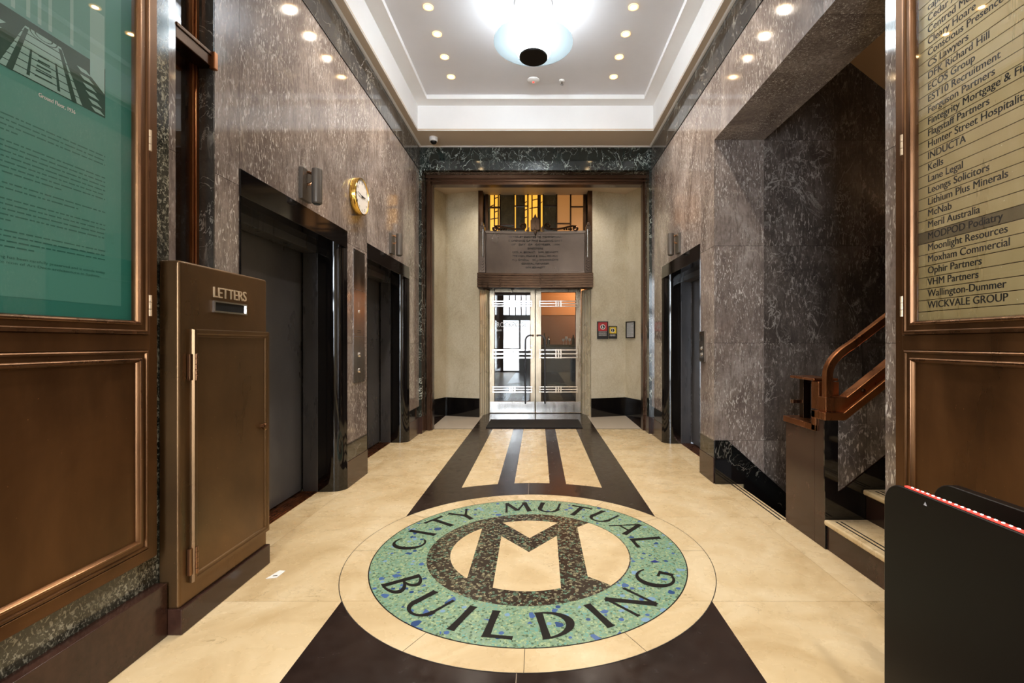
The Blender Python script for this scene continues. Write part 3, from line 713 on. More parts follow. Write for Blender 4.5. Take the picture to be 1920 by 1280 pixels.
for i, (s_, w_) in enumerate((('THIS TABLET ERECTED TO COMMEMORATE', 1.02), ('THE OPENING OF THIS BUILDING ON THE', 1.08), ('1ST   DAY   OF   OCTOBER   1936', .84), ('DIRECTORS', .27), ('GEO. A. BRYANT.   WM. BENNETT', .80), ('THE HON. FRANK E. WALL MD. MLC', .79), ("H. J. O'NEILL    W. J. WOODROFFE", .80), ('GENERAL MANAGER', .48), ('WM. BENNETT', .35))):
    text('inscription', s_, .044, M['engrave'], on_back(-.05, 3.125 - i * .066, 8.192), pq, align='CENTER', width=w_, depth=.012, words=True)

# small framed signs on the vestibule wall
def sign(label, cat, x0, x1, z0, z1, face, group=None):
    cx = (x0 + x1) / 2; y = min(yv(x0), yv(x1)) - .002
    s_ = thing('framed_sign', label, cat, (cx, y, z0), group)
    fr = MB(); t = .012
    fr.box(x0, x1, y - .008, y + .05, z0, z1); fr.build('backing', M['ink'], s_, bevel=.001)
    fr = MB().mould('y', x0, x1, z0, z1, [(0, y - .008), (0, y - .018), (t, y - .018), (t, y - .008)]); fr.build('sign_frame', M['ink'], s_)
    return s_, y - .009
def disc(mb, cx, cz, r0, r1, y, n=28):
    vs = []; fs = []
    for k in range(n + 1):
        a = 2 * PI * k / n; vs += [(cx + r0 * math.cos(a), y, cz + r0 * math.sin(a)), (cx + r1 * math.cos(a), y, cz + r1 * math.sin(a))]
    for k in range(n): fs.append((2 * k, 2 * k + 1, 2 * k + 3, 2 * k + 2))
    return mb._add(vs, fs)
YG = 8.33
def gx(cx): return (1100 + cx / 12.8 - 1009) * YG / 885
def gz(cy): return 1.3 + (643 - 580 - cy / 12.8) * YG / 885
def greek(parent, rows, y, mat):
    for x0, x1, z, h in rows: 
        b = MB(); x = x0
        while x < x1 - .004:
            wd = random.uniform(.008, .024); b.quad((x, y, z), (min(x + wd, x1), y, z), (min(x + wd, x1), y, z + h), (x, y, z + h)); x += wd + .005
        b.build('small_print', M[mat], parent, smooth=False)
s1, y = sign('red and black warning sign in black frame, tallest of the small signs by the doors', 'sign', gx(245), gx(510), gz(708), gz(290), 0)
MB().quad((gx(272), y, gz(515)), (gx(490), y, gz(515)), (gx(490), y, gz(312)), (gx(272), y, gz(312))).build('red_field', M['red'], s1, smooth=False)
b = MB(); disc(b, gx(383), gz(420), .034, .045, y - .001); b.build('white_ring', M['paper'], s1, smooth=False)
b = MB(); disc(b, gx(383), gz(420), 0, .034, y - .0005); b.build('black_disc', M['ink'], s1, smooth=False)
MB().quad((gx(365), y - .001, gz(455)), (gx(380), y - .001, gz(455)), (gx(382), y - .001, gz(385)), (gx(368), y - .001, gz(385))).quad((gx(383), y - .001, gz(430)), (gx(402), y - .001, gz(455)), (gx(406), y - .001, gz(448)), (gx(388), y - .001, gz(415))).build('figure_mark', M['paper'], s1, smooth=False)
greek(s1, [(gx(285), gx(475), gz(z), .006) for z in (540, 565, 590, 612, 630)], y - .001, 'paper')
s2, y = sign('small yellow and black pictogram sign in black frame right of the red sign', 'sign', gx(535), gx(738), gz(700), gz(398), 0)
MB().quad((gx(552), y, gz(575)), (gx(720), y, gz(575)), (gx(720), y, gz(415)), (gx(552), y, gz(415))).build('yellow_field', M['yellow'], s2, smooth=False)
b = MB(); disc(b, gx(632), gz(498), .031, .038, y - .001); b.build('white_ring', M['paper'], s2, smooth=False)
b = MB(); disc(b, gx(632), gz(498), 0, .031, y - .0005); b.build('black_disc', M['ink'], s2, smooth=False)
MB().quad((gx(618), y - .001, gz(535)), (gx(632), y - .001, gz(535)), (gx(634), y - .001, gz(460)), (gx(620), y - .001, gz(470))).build('figure_mark', M['paper'], s2, smooth=False)
greek(s2, [(gx(560), gx(695), gz(z), .005) for z in (605, 622, 638)], y - .001, 'paper')
# printed notice hung on the splayed end wall
ang = math.atan2(7.95 - yv(1.565), 1.80 - 1.565)
NM = Matrix.Translation((1.5805, yv(1.565) - .0337, 0)) @ Matrix.Rotation(ang, 4, 'Z')
s3 = thing('framed_sign', 'white printed notice in slim black frame at right end of vestibule wall', 'sign', tuple(NM @ Vector((.13, -.02, 1.385))), 0)
W3, Z0, Z1 = .262, 1.388, 1.682
n0 = MB().box(0, W3, -.008, 0, Z0, Z1)
n1 = MB().mould('y', 0, W3, Z0, Z1, [(0, -.008), (0, -.02), (.016, -.02), (.016, -.008)])
n2 = MB().quad((.022, -.009, Z0 + .014), (W3 - .022, -.009, Z0 + .014), (W3 - .022, -.009, Z1 - .014), (.022, -.009, Z1 - .014))
n3 = MB()
for k in range(12):
    u = .04
    while u < W3 - .05 - .06 * (k % 3 == 2):
        wd = random.uniform(.01, .03); n3.quad(*[(uu, -.0095, zz) for uu, zz in ((u, Z1 - .045 - k * .019), (u + wd, Z1 - .045 - k * .019), (u + wd, Z1 - .040 - k * .019), (u, Z1 - .040 - k * .019))]); u += wd + .008
for mb_, nm_, mt_ in ((n0, 'backing', 'ink'), (n1, 'sign_frame', 'ink'), (n2, 'notice_sheet', 'greypaper'), (n3, 'small_print', 'postertext')):
    mb_.v = [tuple(NM @ Vector(q)) for q in mb_.v]; mb_.build(nm_, M[mt_], s3, smooth=False)
# vestibule downlights
for k, (x, y) in enumerate(((-1.03, 8.0), (.90, 8.0))):
    t = thing('recessed_downlight', 'small recessed downlight in vestibule ceiling, ' + ('left of plaque' if k == 0 else 'right of plaque'), 'downlight', (x, y - .25, ZV), 'vestibule downlights')
    MB().lathe([(.05, ZV), (.055, ZV - .006), (.04, ZV - .008), (.036, ZV - .001)], (x, y - .25, 0), 'z', 24).build('trim_ring', M['white'], t)
    MB().lathe([(.034, ZV - .002), (.034, ZV - .003)], (x, y - .25, 0), 'z', 20).build('lens', M['spotglow'], t)
    light('downlight_lamp', 'SPOT', (x, y - .27, ZV - .02), SPOT_W * .8, WARM, parent=t, spot_size=2.5, spot_blend=1, shadow_soft_size=.05)
# mat
mt = MB().box(-.80, .68, 7.21, 7.98, .001, .014)
tag(mt.build('door_mat', M['rubber'], bevel=.004), 'black rubber mat on dark floor before the glass doors', 'mat')

# ------------------------------------------------------------------ room beyond the glass doors
rm = MB().box(-3.2, -3.0, 9.0, 13.2, 0, 3.4).box(3.0, 3.2, 9.0, 13.2, 0, 3.4)
struct(rm.build('wall_restaurant_side', M['darkroom'], smooth=False))
struct(MB().box(-3.2, 3.2, 13.0, 13.2, 0, 3.4).build('wall_restaurant_back', M['brownwall'], smooth=False))
struct(MB().box(-3.2, -1.05, 8.92, 9.0, 0, 3.4).box(.95, 3.2, 8.92, 9.0, 0, 3.4).box(-1.05, .95, 8.95, 9.0, 2.5, 3.4).build('wall_restaurant_front', M['darkroom'], smooth=False))
struct(MB().box(-3.2, 3.2, 9.0, 13.2, -.1, 0).build('floor_restaurant', M['darkstone'], smooth=False))
struct(MB().box(-3.2, 3.2, 8.96, 13.2, 3.4, 3.5).build('ceiling_restaurant', M['tanpaint'], smooth=False))
struct(MB().box(0.0, 3.0, 11.0, 11.3, 1.95, 3.4).build('trim_18', M['orangewall'], smooth=False))
struct(MB().box(-3.0, 0.0, 11.2, 11.4, 0, 3.4).build('wall_restaurant_screen', M['darkroom'], smooth=False))
bc = thing('bar_counter', 'dark bar counter seen through right-hand glass door', 'counter', (1.2, 10.0, 0))
MB().box(.05, 2.6, 9.75, 10.3, 0, 1.22).build('counter_front', M['darkroom'], bc, bevel=.004)
MB().box(.0, 2.65, 9.7, 10.35, 1.22, 1.27).build('counter_top', M['black'], bc, bevel=.004)
for k, (x, y, h, lab) in enumerate(((.13, 9.95, .24, 'dark bottle at left end of the bar counter'), (.22, 10.05, .17, 'short dark bottle beside the tall bottle on bar counter'), (.74, 9.95, .2, 'dark bottle at right of the glasses on bar counter'))):
    o_ = MB().lathe([(.035, 1.27), (.035, 1.27 + h * .6), (.013, 1.27 + h * .78), (.013, 1.27 + h)], (x, y, 0), 'z', 14).build('bottle', M['black'])
    tag(o_, lab, 'bottle', 'bottles on the bar')
for k, (x, h) in enumerate(((.53, .12), (.59, .17), (.66, .13))):
    o_ = MB().lathe([(.028, 1.271), (.004, 1.275), (.004, 1.27 + h * .45), (.03, 1.27 + h * .7), (.026, 1.27 + h)], (x, 9.9, 0), 'z', 14).build('stem_glass', M['paper'])
    tag(o_, ('pale stem glass, leftmost of three on the bar counter', 'pale tall stem glass, middle of three on the bar counter', 'pale stem glass, rightmost of three on the bar counter')[k], 'glass', 'stem glasses on the bar')
light('bar_lamp', 'POINT', (1.2, 10.2, 2.7), 35, (1, .78, .56), shadow_soft_size=.2)
light('bar_lamp', 'POINT', (1.5, 12.2, 2.6), 40, (1, .76, .54), shadow_soft_size=.2)

# ------------------------------------------------------------------ lift entrances
def lift(side, y0, y1, label):
    s = -1 if side == 'L' else 1
    X0 = XL if s < 0 else XR
    X = lambda d: X0 + s * d
    t = thing('lift_entrance', label, 'lift', (X0, (y0 + y1) / 2, 0), 'lift entrances')
    def jamb(ya, dr):
        R = .09
        Rx = .125
        pts = [(X(.0 + Rx - Rx * math.cos(a)), ya + dr * R * math.sin(a)) for a in [PI / 2 * k / 12 for k in range(13)]]
        pts = [(X(-.006), ya)] + pts[1:] + [(X(.215), ya + dr * R), (X(.215), ya)]
        MB().prism(pts, 0, 2.145, 'z').build('jamb', M['black'], t)
    jamb(y0, 1); jamb(y1, -1)
    MB().box(X(-.008), X(.215), y0, y1, 2.145, 2.30).build('lintel', M['black'], t, bevel=.003)
    ya, yb = y0 + .09, y1 - .09
    f = MB().box(X(.215), X(.345), ya - .05, ya + .004, 0, 2.15).box(X(.215), X(.345), yb - .004, yb + .05, 0, 2.15).box(X(.215), X(.345), ya, yb, 2.085, 2.16)
    f.build('door_frame', M['gunmetal'], t, bevel=.003)
    ym = ya + (yb - ya) * .585
    MB().box(X(.352), X(.38), ya - .02, ym, .012, 2.11).build('door_panel', M['liftdoor'], t, bevel=.002)
    MB().box(X(.364), X(.39), ym - .02, yb + .02, .012, 2.11).build('door_panel', M['liftdoor'], t, bevel=.002)
    sl = MB().box(X(.215), X(.40), ya, yb, -.01, .004)
    for k in range(4): sl.box(X(.235 + k * .03), X(.249 + k * .03), ya, yb, .004, .008)
    sl.build('sill', M['bronzered'], t)
    MB().box(X(.40), X(.41), ya - .1, yb + .1, 0, 2.3).build('shaft_wall', M['rubber'], t, smooth=False)
    return t
lift('L', 2.70, 4.215, 'black marble framed lift entrance on left wall, beside the bronze letter box')
lift('L', 4.716, 6.246, 'black marble framed lift entrance on left wall, nearest the far doorway')
lift('R', 4.745, 6.19, 'black marble framed lift entrance on right wall beyond the staircase')
# steel call panels
cp = thing('call_panel', 'tall stainless steel lift call panel between the two left-hand lifts', 'call panel', (XL, 4.5, .926))
MB().box(XL, XL + .006, 4.36, 4.64, .926, 2.177).build('face_plate', M['steel'], cp, bevel=.001)
for z in (1.36, 1.80): MB().box(XL + .006, XL + .008, 4.36, 4.64, z, z + .004).build('plate_seam', M['gunmetal'], cp)
for z in (1.04, 1.19): MB().lathe([(.022, 0), (.022, .008), (.016, .012)], (XL + .005, 4.5, z), 'x', 20).build('call_button', M['nickel'], cp)
MB().lathe([(.014, 0), (.014, .008)], (XL + .005, 4.5, 1.60), 'x', 16).build('key_switch', M['nickel'], cp)
for y in (4.375, 4.625):
    for z in (.945, 1.38, 2.155): MB().lathe([(.006, 0), (.004, .003)], (XL + .006, y, z), 'x', 8).build('screw', M['gunmetal'], cp)
greek_y = MB()
for k in range(2):
    for j in range(4): greek_y.box(XL + .006, XL + .0066, 4.45 + j * .024, 4.466 + j * .024, 1.415 - k * .02, 1.421 - k * .02)
greek_y.build('small_print', M['ink'], cp)
cp = thing('call_panel', 'narrow steel lift call panel on right wall beside the lift', 'call panel', (XR, 4.66, 1.116))
MB().box(XR - .014, XR, 4.60, 4.732, 1.116, 1.416).build('face_plate', M['plaque'], cp, bevel=.002)
for z in (1.19, 1.25): MB().lathe([(.017, 0), (.017, -.006), (.012, -.01)], (XR - .013, 4.665, z), 'x', 18).build('call_button', M['nickel'], cp)
MB().box(XR - .016, XR - .012, 4.64, 4.69, 1.32, 1.37).build('display', M['ink'], cp)
# wall lights
def sconce(side, y, label):
    s = 1 if side == 'L' else -1; X0 = XL if s > 0 else XR
    X = lambda d: X0 + s * d
    t = thing('wall_light', label, 'wall light', (X0, y, 2.33), 'wall lights above the lifts')
    MB().box(X(0), X(.028), y - .07, y + .07, 2.335, 2.563).build('back_plate', M['sconce'], t, bevel=.003)
    arcpts = [(X(.028 + .05 * math.sin(PI * k / 10)), y, 2.50 + .045 * math.cos(PI * k / 10)) for k in range(11)]
    MB().tube(arcpts, .010, 8, up=(0, 1, 0)).build('arm', M['bronzelight'], t)
    MB().lathe([(.030, 2.314), (.036, 2.322), (.036, 2.556), (.034, 2.566), (.028, 2.566), (.028, 2.55)], (X(.098), y, 0), 'z', 28).build('lamp_shade', M['sconce'], t)
    MB().lathe([(.022, 2.312), (.022, 2.308)], (X(.098), y, 0), 'z', 20).build('lens', M['frost'], t)
sconce('L', 3.44, 'grey cylinder wall light above the left lift nearest the letter box')
sconce('L', 5.48, 'grey cylinder wall light above the left lift by the far doorway')
sconce('R', 5.455, 'grey cylinder wall light above the right-hand lift')
# clock
ck = thing('wall_clock', 'round gold-rimmed white wall clock between the left lifts', 'clock', (XL, 4.44, 2.675))
c0 = (XL, 4.44, 2.675)
MB().lathe([(.165, 0), (.172, .006), (.172, .052), (.168, .060), (.160, .062), (.158, .052), (.0, .052)], c0, 'x', 56).build('rim', M['gold'], ck)
MB().lathe([(.158, .0525), (.158, .0535)], c0, 'x', 48).build('dial', M['clockface'], ck)
for h in range(12):
    a = PI / 6 * h; n = str(h or 12)
    text('numeral', n, .034, M['ink'], on_left(4.44 + .127 * math.sin(a), 2.675 + .127 * math.cos(a) - .012, XL + .0540), ck, align='CENTER', depth=.0003)
def hand(nm, ang, ln, w_, x):
    a = math.radians(ang); d = Vector((math.sin(a), math.cos(a))); q = Vector((d.y, -d.x)); c = Vector((4.44, 2.675))
    MB().prism([tuple(c - d * .02 + q * w_), tuple(c + d * ln + q * w_ * .5), tuple(c + d * ln - q * w_ * .5), tuple(c - d * .02 - q * w_)], XL + x, XL + x + .002, 'x').build(nm, M['ink'], ck)
hand('hour_hand', 84, .082, .005, .056); hand('minute_hand', 277, .12, .0035, .059)
MB().lathe([(.008, .055), (.008, .063)], c0, 'x', 14).build('hand_boss', M['ink'], ck)

# ------------------------------------------------------------------ letter box and mail chute
lb = thing('letter_box', 'bronze letter box standing against left wall, lettered LETTERS', 'letter box', (-1.65, 2.44, 0))
xf = -1.60
body = MB().box(XL + .013, xf, 2.105, 2.785, .11, 1.672)
body.build('body', M['letterbronze'], lb, bevel=.014, seg=3)
MB().box(XL + .013, -1.585, 2.098, 2.792, 0, .115).build('plinth', M['brownbase'], lb, bevel=.004)
dr = MB().box(xf, xf + .012, 2.165, 2.775, .20, 1.365)
dro = dr.build('door', M['letterbronze'], lb, bevel=.002)
MB().mould('x', 2.165, 2.775, .20, 1.365, [(0, xf + .012), (.004, xf + .022), (.02, xf + .022), (.026, xf + .018), (.034, xf + .018), (.040, xf + .009), (.045, xf + .009)]).build('door_moulding', M['letterbronze'], dro)
MB().lathe([(.014, 0), (.014, .012), (.02, .014), (.02, .022), (.015, .026)], (xf + .012, 2.715, .82), 'x', 20).build('knob', M['bronzelight'], dro)
for z in (.30, 1.19):
    hg = MB().box(xf + .003, xf + .016, 2.147, 2.178, z - .06, z + .06)
    for k in range(5): hg.lathe([(.008, z - .062 + k * .025), (.008, z - .039 + k * .025)], (xf + .022, 2.18, 0), 'z', 10)
    hg.build('hinge', M['bronzelight'], dro, bevel=.001)
MB().mould('x', 2.318, 2.577, 1.452, 1.510, [(0, xf), (0, xf + .012), (.008, xf + .012), (.011, xf + .002)]).build('slot_frame', M['steel'], lb)
MB().box(xf - .001, xf + .002, 2.326, 2.569, 1.460, 1.502).build('slot', M['rubber'], lb)
text('lettering', 'LETTERS', .074, M['bronzepale'], on_left(2.318, 1.527, xf), lb, depth=.005, width=.26, bold=.0005)
ch = thing('mail_chute', 'glass-fronted mail chute in bronze frame above the letter box', 'mail chute', (XL, 2.36, 1.68))
MB().box(XL - .09, XL - .086, 2.23, 2.485, 1.5, 3.79).build('chute_glass', M['chuteglass'], ch, smooth=False)
MB().box(XL - .128, XL - .124, 2.23, 2.485, 1.5, 3.79).build('chute_back', M['brownwall'], ch, smooth=False)
f = MB().box(XL - .075, XL - .045, 2.227, 2.25, 1.5, 3.79).box(XL - .115, XL - .074, 2.44, 2.485, 1.5, 3.79).box(XL - .074, XL - .068, 2.455, 2.478, 1.5, 3.79)
f.build('chute_frame', M['bronzered'], ch, bevel=.003)
MB().box(XL - .08, XL + .0, 2.227, 2.495, 2.745, 2.80).box(XL - .08, XL + .006, 2.227, 2.495, 2.80, 2.82).build('chute_band', M['bronzedark'], ch, bevel=.004)
MB().box(XL - .01, XL + .02, 2.465, 2.495, 2.735, 2.825).build('bracket', M['bronzered'], ch, bevel=.005)
struct(MB().box(XL - .129, XL - .001, 2.486, 2.496, 1.5, 3.79).build('trim_19', M['bandmarble'], smooth=False))

# ------------------------------------------------------------------ notice board and directory
def board(s, X0, y0, y1, name, label, cat):
    t = thing(name, label, cat, (X0, (y0 + y1) / 2, .38))
    X = lambda d: X0 - s * d            # d = distance out from the wall
    zb, zt = .378, 3.05
    MB().mould('x', y0, y1, zb, zt, [(0, X(0)), (0, X(.04)), (.002, X(.042)), (.046, X(.042)), (.048, X(.040)), (.048, X(.022))]).build('outer_frame', M['bronze'], t)
    MB().box(X(.002), X(.020), y0 + .01, y1 - .01, zb + .01, zt - .01).build('back_panel', M['bronze'], t, smooth=False)
    MB().box(X(.02), X(.044), y0 + .048, y1 - .04, 1.271, 1.335).build('mid_rail', M['bronze'], t, bevel=.002)
    a, b = y0 + .05, y1 - .05
    prof = [(0, X(.02)), (0, X(.047)), (.004, X(.051)), (.012, X(.051)), (.016, X(.046)), (.038, X(.046)), (.040, X(.050)), (.046, X(.050)), (.050, X(.044)), (.056, X(.030)), (.056, X(.02))]
    gd = MB().mould('x', a, b, 1.338, zt - .05, prof).build('glazed_door', M['bronze'], t)
    MB().mould('x', a, b, 1.338, zt - .05, [(.038, X(.0502)), (.040, X(.0512)), (.046, X(.0512)), (.051, X(.0445))]).mould('x', a, b, 1.338, zt - .05, [(-.001, X(.047)), (-.001, X(.0515)), (.004, X(.0525)), (.009, X(.0515))]).build('door_bead', M['bronzelight'], gd)
    MB().box(X(.036), X(.039), a + .05, b - .05, 1.385, zt - .1).build('door_glass', M['glass'], gd, smooth=False)
    for z in (1.46, 2.16, 2.86):
        h = MB()
        for k in range(3): h.lathe([(.0075, z - .045 + k * .03), (.0075, z - .017 + k * .03)], (X(.05), y1 - .049, 0), 'z', 10)
        h.build('hinge', M['bronzepale'], gd)
    lp = MB().mould('x', a, b, .43, 1.268, [(0, X(.02)), (0, X(.044)), (.004, X(.047)), (.01, X(.047)), (.013, X(.040)), (.030, X(.042)), (.034, X(.047)), (.042, X(.047)), (.047, X(.041)), (.050, X(.033))]).build('lower_panel_frame', M['bronze'], t)
    MB().mould('x', a, b, .43, 1.268, [(.033, X(.0472)), (.035, X(.0485)), (.041, X(.0485)), (.046, X(.0415))]).build('panel_bead', M['bronzelight'], lp)
    MB().box(X(.018), X(.033), a + .045, b - .045, .475, 1.223).build('lower_panel', M['bronze'], t, smooth=False)
    return t, X, a, b
nb, X, a, b = board(-1, XL + .012, .55, 2.052, 'notice_board', 'bronze framed notice board with teal history poster on left wall', 'notice board')
xp = X(.0215)
MB().box(X(.019), X(.021), a + .05, b - .05, 1.385, 2.95).build('backing_card', M['posterdark'], nb, smooth=False)
MB().box(X(.021), xp, a + .09, b - .105, 1.448, 2.9).build('poster', M['poster'], nb, smooth=False)
YP = 1.8275   # right edge of the printed picture
pic = MB(); pl = MB(); pm = MB(); e = xp + .0004
def pq_(mb, pts, d=0): mb.quad(*[(e + d, y, z) for y, z in pts])
pq_(pic, [(.8, 2.169), (YP, 2.169), (YP, 2.88), (.8, 2.88)])
pq_(pm, [(.8, 2.36), (YP, 2.36), (YP, 2.88), (.8, 2.88)], .0003)
pic.build('picture', M['photodark'], nb, smooth=False); pm.build('picture_wall', M['photomid'], nb, smooth=False)
lt = MB()
for y0 in (1.42, 1.50, 1.545, 1.58, 1.615, 1.69): lt.quad((e + .0006, y0, 2.37), (e + .0006, y0 + .012, 2.37), (e + .0006, y0 + .012, 2.78), (e + .0006, y0, 2.78))
lt.quad((e + .0006, 1.50, 2.50), (e + .0006, 1.627, 2.50), (e + .0006, 1.627, 2.513), (e + .0006, 1.50, 2.513))
lt.quad((e + .0006, 1.765, 2.30), (e + .0006, YP - .004, 2.26), (e + .0006, YP - .004, 2.56), (e + .0006, 1.765, 2.56))
for k in range(7): # pale floor seen in perspective
    z0, z1 = 2.172 + k * .024, 2.172 + k * .024 + .021
    hw0, hw1 = .135 - k * .011, .135 - (k + 1) * .011
    lt.quad((e + .0006, 1.60 - hw0, z0), (e + .0006, 1.60 + hw0, z0), (e + .0006, 1.60 + hw1, z1), (e + .0006, 1.60 - hw1, z1))
    for sg in (-1, 1):
        if k < 6: lt.quad(*[(e + .0006, 1.60 + sg * y, z) for y, z in ((hw0 + .05, z0 + .004), (hw0 + .09, z0 + .004), (hw1 + .08, z1 - .004), (hw1 + .045, z1 - .004))])
lt.build('picture_lights', M['photolight'], nb, smooth=False)
dk = MB()
for sg in (-1, 1): dk.quad(*[(e + .0009, 1.60 + sg * y, z) for y, z in ((.095, 2.17), (.115, 2.17), (.06, 2.33), (.048, 2.33))])
for r0, r1 in ((.026, .03), (.042, .046)):
    for k in range(24):
        p, q = 2 * PI * k / 24, 2 * PI * (k + 1) / 24
        dk.quad(*[(e + .0009, 1.60 + r * math.cos(u), 2.335 + r * .45 * math.sin(u)) for r, u in ((r0, p), (r1, p), (r1, q), (r0, q))])
for k in range(5): dk.quad(*[(e + .0009, 1.60 + y, 2.19 + k * .018 + z) for y, z in ((-.03 + .003 * k, 0), (.03 - .003 * k, .002), (.028 - .003 * k, .007), (-.028 + .003 * k, .006))])
for sg in (-1, 1): dk.quad(*[(e + .0009, 1.60 + sg * y, z) for y, z in ((.045, 2.18), (.055, 2.18), (.043, 2.27), (.037, 2.27))])
dk.build('picture_shades', M['photodark'], nb, smooth=False)
lt2 = text('caption', 'Ground Floor, 1936', .020, M['paper'], on_left(1.583, 2.128, xp + .0006), nb, width=.125, bold=.0003, depth=.0002)
rows = [2.0186 - .0165 * k for k in range(5)] + [None] + [2.0186 - .0165 * k for k in range(6, 13)]
z = 2.0186
paras = [4, 7, 2, 5, 4, 2]
tp = MB()
SENT = {}
last = ['the ornamental integrity of the City Mutual Building has been carefully preserved and it stands today', 'today as a landmark building and consummate icon of Art Deco architecture in Sydney.']
for pi_, n in enumerate(paras):
    for r in range(n):
        short = (r == n - 1)
        y1_ = YP if not short else (1.52, 1.66, 1.72, 1.50, 1.57, YP - .02)[pi_]
        if pi_ == 5:
            text('paragraph_line', last[r], .0125, M['postertext'], on_left(1.12, z, xp + .0004), nb, width=y1_ - 1.12, depth=.0001)
        else:
            y_ = 1.10
            while y_ < y1_ - .004:
                wd = random.choice((.010, .016, .022, .03, .038)); wd = min(wd, y1_ - y_)
                tp.quad(*[(xp + .0004, yy, zz) for yy, zz in ((y_, z), (y_ + wd, z), (y_ + wd, z + .0044), (y_, z + .0044))])
                y_ += wd + .005
        z -= .0165
    z -= .0172 if pi_ < 4 else .019
tp.build('body_text', M['postertext'], nb, smooth=False)

db, X, a, b = board(1, XR, .75, 2.098, 'directory_board', 'bronze framed tenant directory with brass name plates on right wall', 'directory')
NAMES = ['', 'WICKVALE GROUP', 'Wallington-Dummer', 'VHM Partners', 'Ophir Partners', 'Moxham Commercial', 'Moonlight Resources', 'MODPOD Podiatry', 'Meril Australia', 'McNab', 'Lithium Plus Minerals',
         'Leongs Solicitors', 'Lane Legal', 'Kells', 'INDUCTA', 'Hunter Street Hospitality', 'Flagstaff Partners', 'Fintegrity Mortgage & Finance', 'Ferguson Partners', 'EST10 Recruitment', 'ECOS Group', 'DFK Richard Hill',
         'CS Lawyers', 'Conscious Presence', 'Cleary Hoare', 'Centred Meditation', 'Cedar Associates', 'capit.al', 'Business', '', '']
P = .0471; zb0 = 1.444 - .0125
for k, nm in enumerate(NAMES):
    z0 = zb0 + (k - 1) * P
    z1 = z0 + P - .0028
    if k == 0: z0 = 1.386
    pl_ = MB().box(X(.02), X(.024), a + .052, b - .052, z0, z1).build('name_plate', M['plateworn' if nm == 'MODPOD Podiatry' else 'plate'], db, bevel=.0006, seg=1)
    if nm == 'MODPOD Podiatry': pl_['label'] = 'darker tarnished brass name plate'
    if nm: text('lettering', nm, .0405, M['ink'], on_right(1.947, z0 + .0125, X(.0242)), pl_, bold=.0008, depth=.0002, sx=.96)
MB().box(X(.018), X(.0202), a + .05, b - .05, 1.385, 2.95).build('plate_tray', M['bronzedark'], db, smooth=False)

# ------------------------------------------------------------------ staircase
light('stair_fill_spot', 'SPOT', (3.9, 3.1, 2.3), 22, WARM, rot=(PI, 0, 0), shadow_soft_size=.1, spot_size=1.9, spot_blend=1)  # added upward fill spot without a fitting, brightens the sloped stair ceiling
RI, TR = .19, .245
st = thing('staircase', 'marble staircase rising to the right behind the balustrade', 'staircase', (1.81, 2.6, 0))
for i in range(8):
    x = 1.81 + i * TR
    stp = MB().box(x + .012, x + TR + .02, 2.222, 2.975, 0 if i == 0 else (i - .2) * RI, (i + 1) * RI - .034).build('step_riser', M['brownbase'], st, bevel=.002)
    MB().box(x - .012, x + TR + .02, 2.222, 2.975, (i + 1) * RI - .034, (i + 1) * RI).build('step_tread', M['beige'], st, bevel=.012, seg=3)
    b_ = MB()
    for d in (.035, .065): b_.box(x + d, x + d + .010, 2.23, 2.93, (i + 1) * RI, (i + 1) * RI + .0012)
    b_.build('nosing_strip', M['ink'], st, smooth=False)
for i in range(6):
    x = 1.84 + i * TR
    MB().box(x, x + TR + .02, 3.452, 4.35, -(i + 1) * RI - .2, -(i + 1) * RI).build('descending_step', M['beige'], st, smooth=False)
ba = thing('stair_balustrade', 'stone stair balustrade with bronze coping and curved bronze handrail', 'balustrade', (1.81, 3.2, 0))
def zs(x, base=0): return base + max(0, x - 1.93) * .79
XE = 4.6
MB().prism([(1.81, 0), (XE, 0), (XE, zs(XE, .82)), (1.93, .82), (1.81, .82)], 2.982, 3.09, 'y').prism([(1.81, 0), (2.15, 0), (2.15, .735), (1.81, .735)], 3.09, 3.448, 'y').prism([(2.15, -1.2), (XE, -1.2), (XE, 0), (2.15, 0)], 2.982, 3.448, 'y').build('newel_pier', M['brownbase'], ba, bevel=.002)
MB().box(1.804, 1.888, 2.972, 2.982, .366, .82).build('corner_pilaster', M['black'], ba, smooth=False)
MB().prism([(1.888, .366), (1.91, .38), (XE, .38 + (XE - 1.91) * .79), (XE, zs(XE, .82)), (1.93, .82), (1.888, .82)], 2.974, 2.983, 'y').build('marble_panel', M['stairmarble'], ba, smooth=False)
MB().prism([(1.81, 0), (XE, 0), (XE, .38 + (XE - 1.91) * .79), (1.91, .366), (1.81, .366)], 2.976, 2.983, 'y').build('stringer', M['black'], ba, smooth=False)
cpz = MB().prism([(1.795, .815), (1.925, .815), (XE, zs(XE, .815)), (XE, zs(XE, .862)), (1.915, .862), (1.795, .862)], 2.955, 3.105, 'y')
cpz.prism([(1.795, .73), (2.15, .73), (2.15, .772), (1.795, .772)], 3.06, 3.46, 'y').box(1.795, 1.812, 3.06, 3.105, .73, .862)
cpz.build('coping', M['bronzered'], ba, bevel=.004)
MB().prism([(1.825, .862), (1.99, .862), (XE, zs(XE, .872)), (XE, zs(XE, .96)), (1.96, .955), (1.825, .955)], 2.995, 3.08, 'y').build('rail_shoe', M['bronzered'], ba, bevel=.004)
MB().lathe([(.012, 0), (.012, -.01), (.006, -.014)], (2.06, 2.995, 1.0), 'y', 14).build('shoe_bolt', M['bronzedark'], ba)
path = [(1.862, 3.037, .95), (1.862, 3.037, 1.09)]
for k in range(1, 9):
    u = k / 8; path.append((1.862 + .15 * u * u * (1.0), 3.037, 1.09 + .215 * u - .02 * u * u))
x_, z_ = path[-1][0], path[-1][2]
path += [(x_ + d, 3.037, z_ + d * .765) for d in (.05, .3, 1, 2.4)]
rw = .026
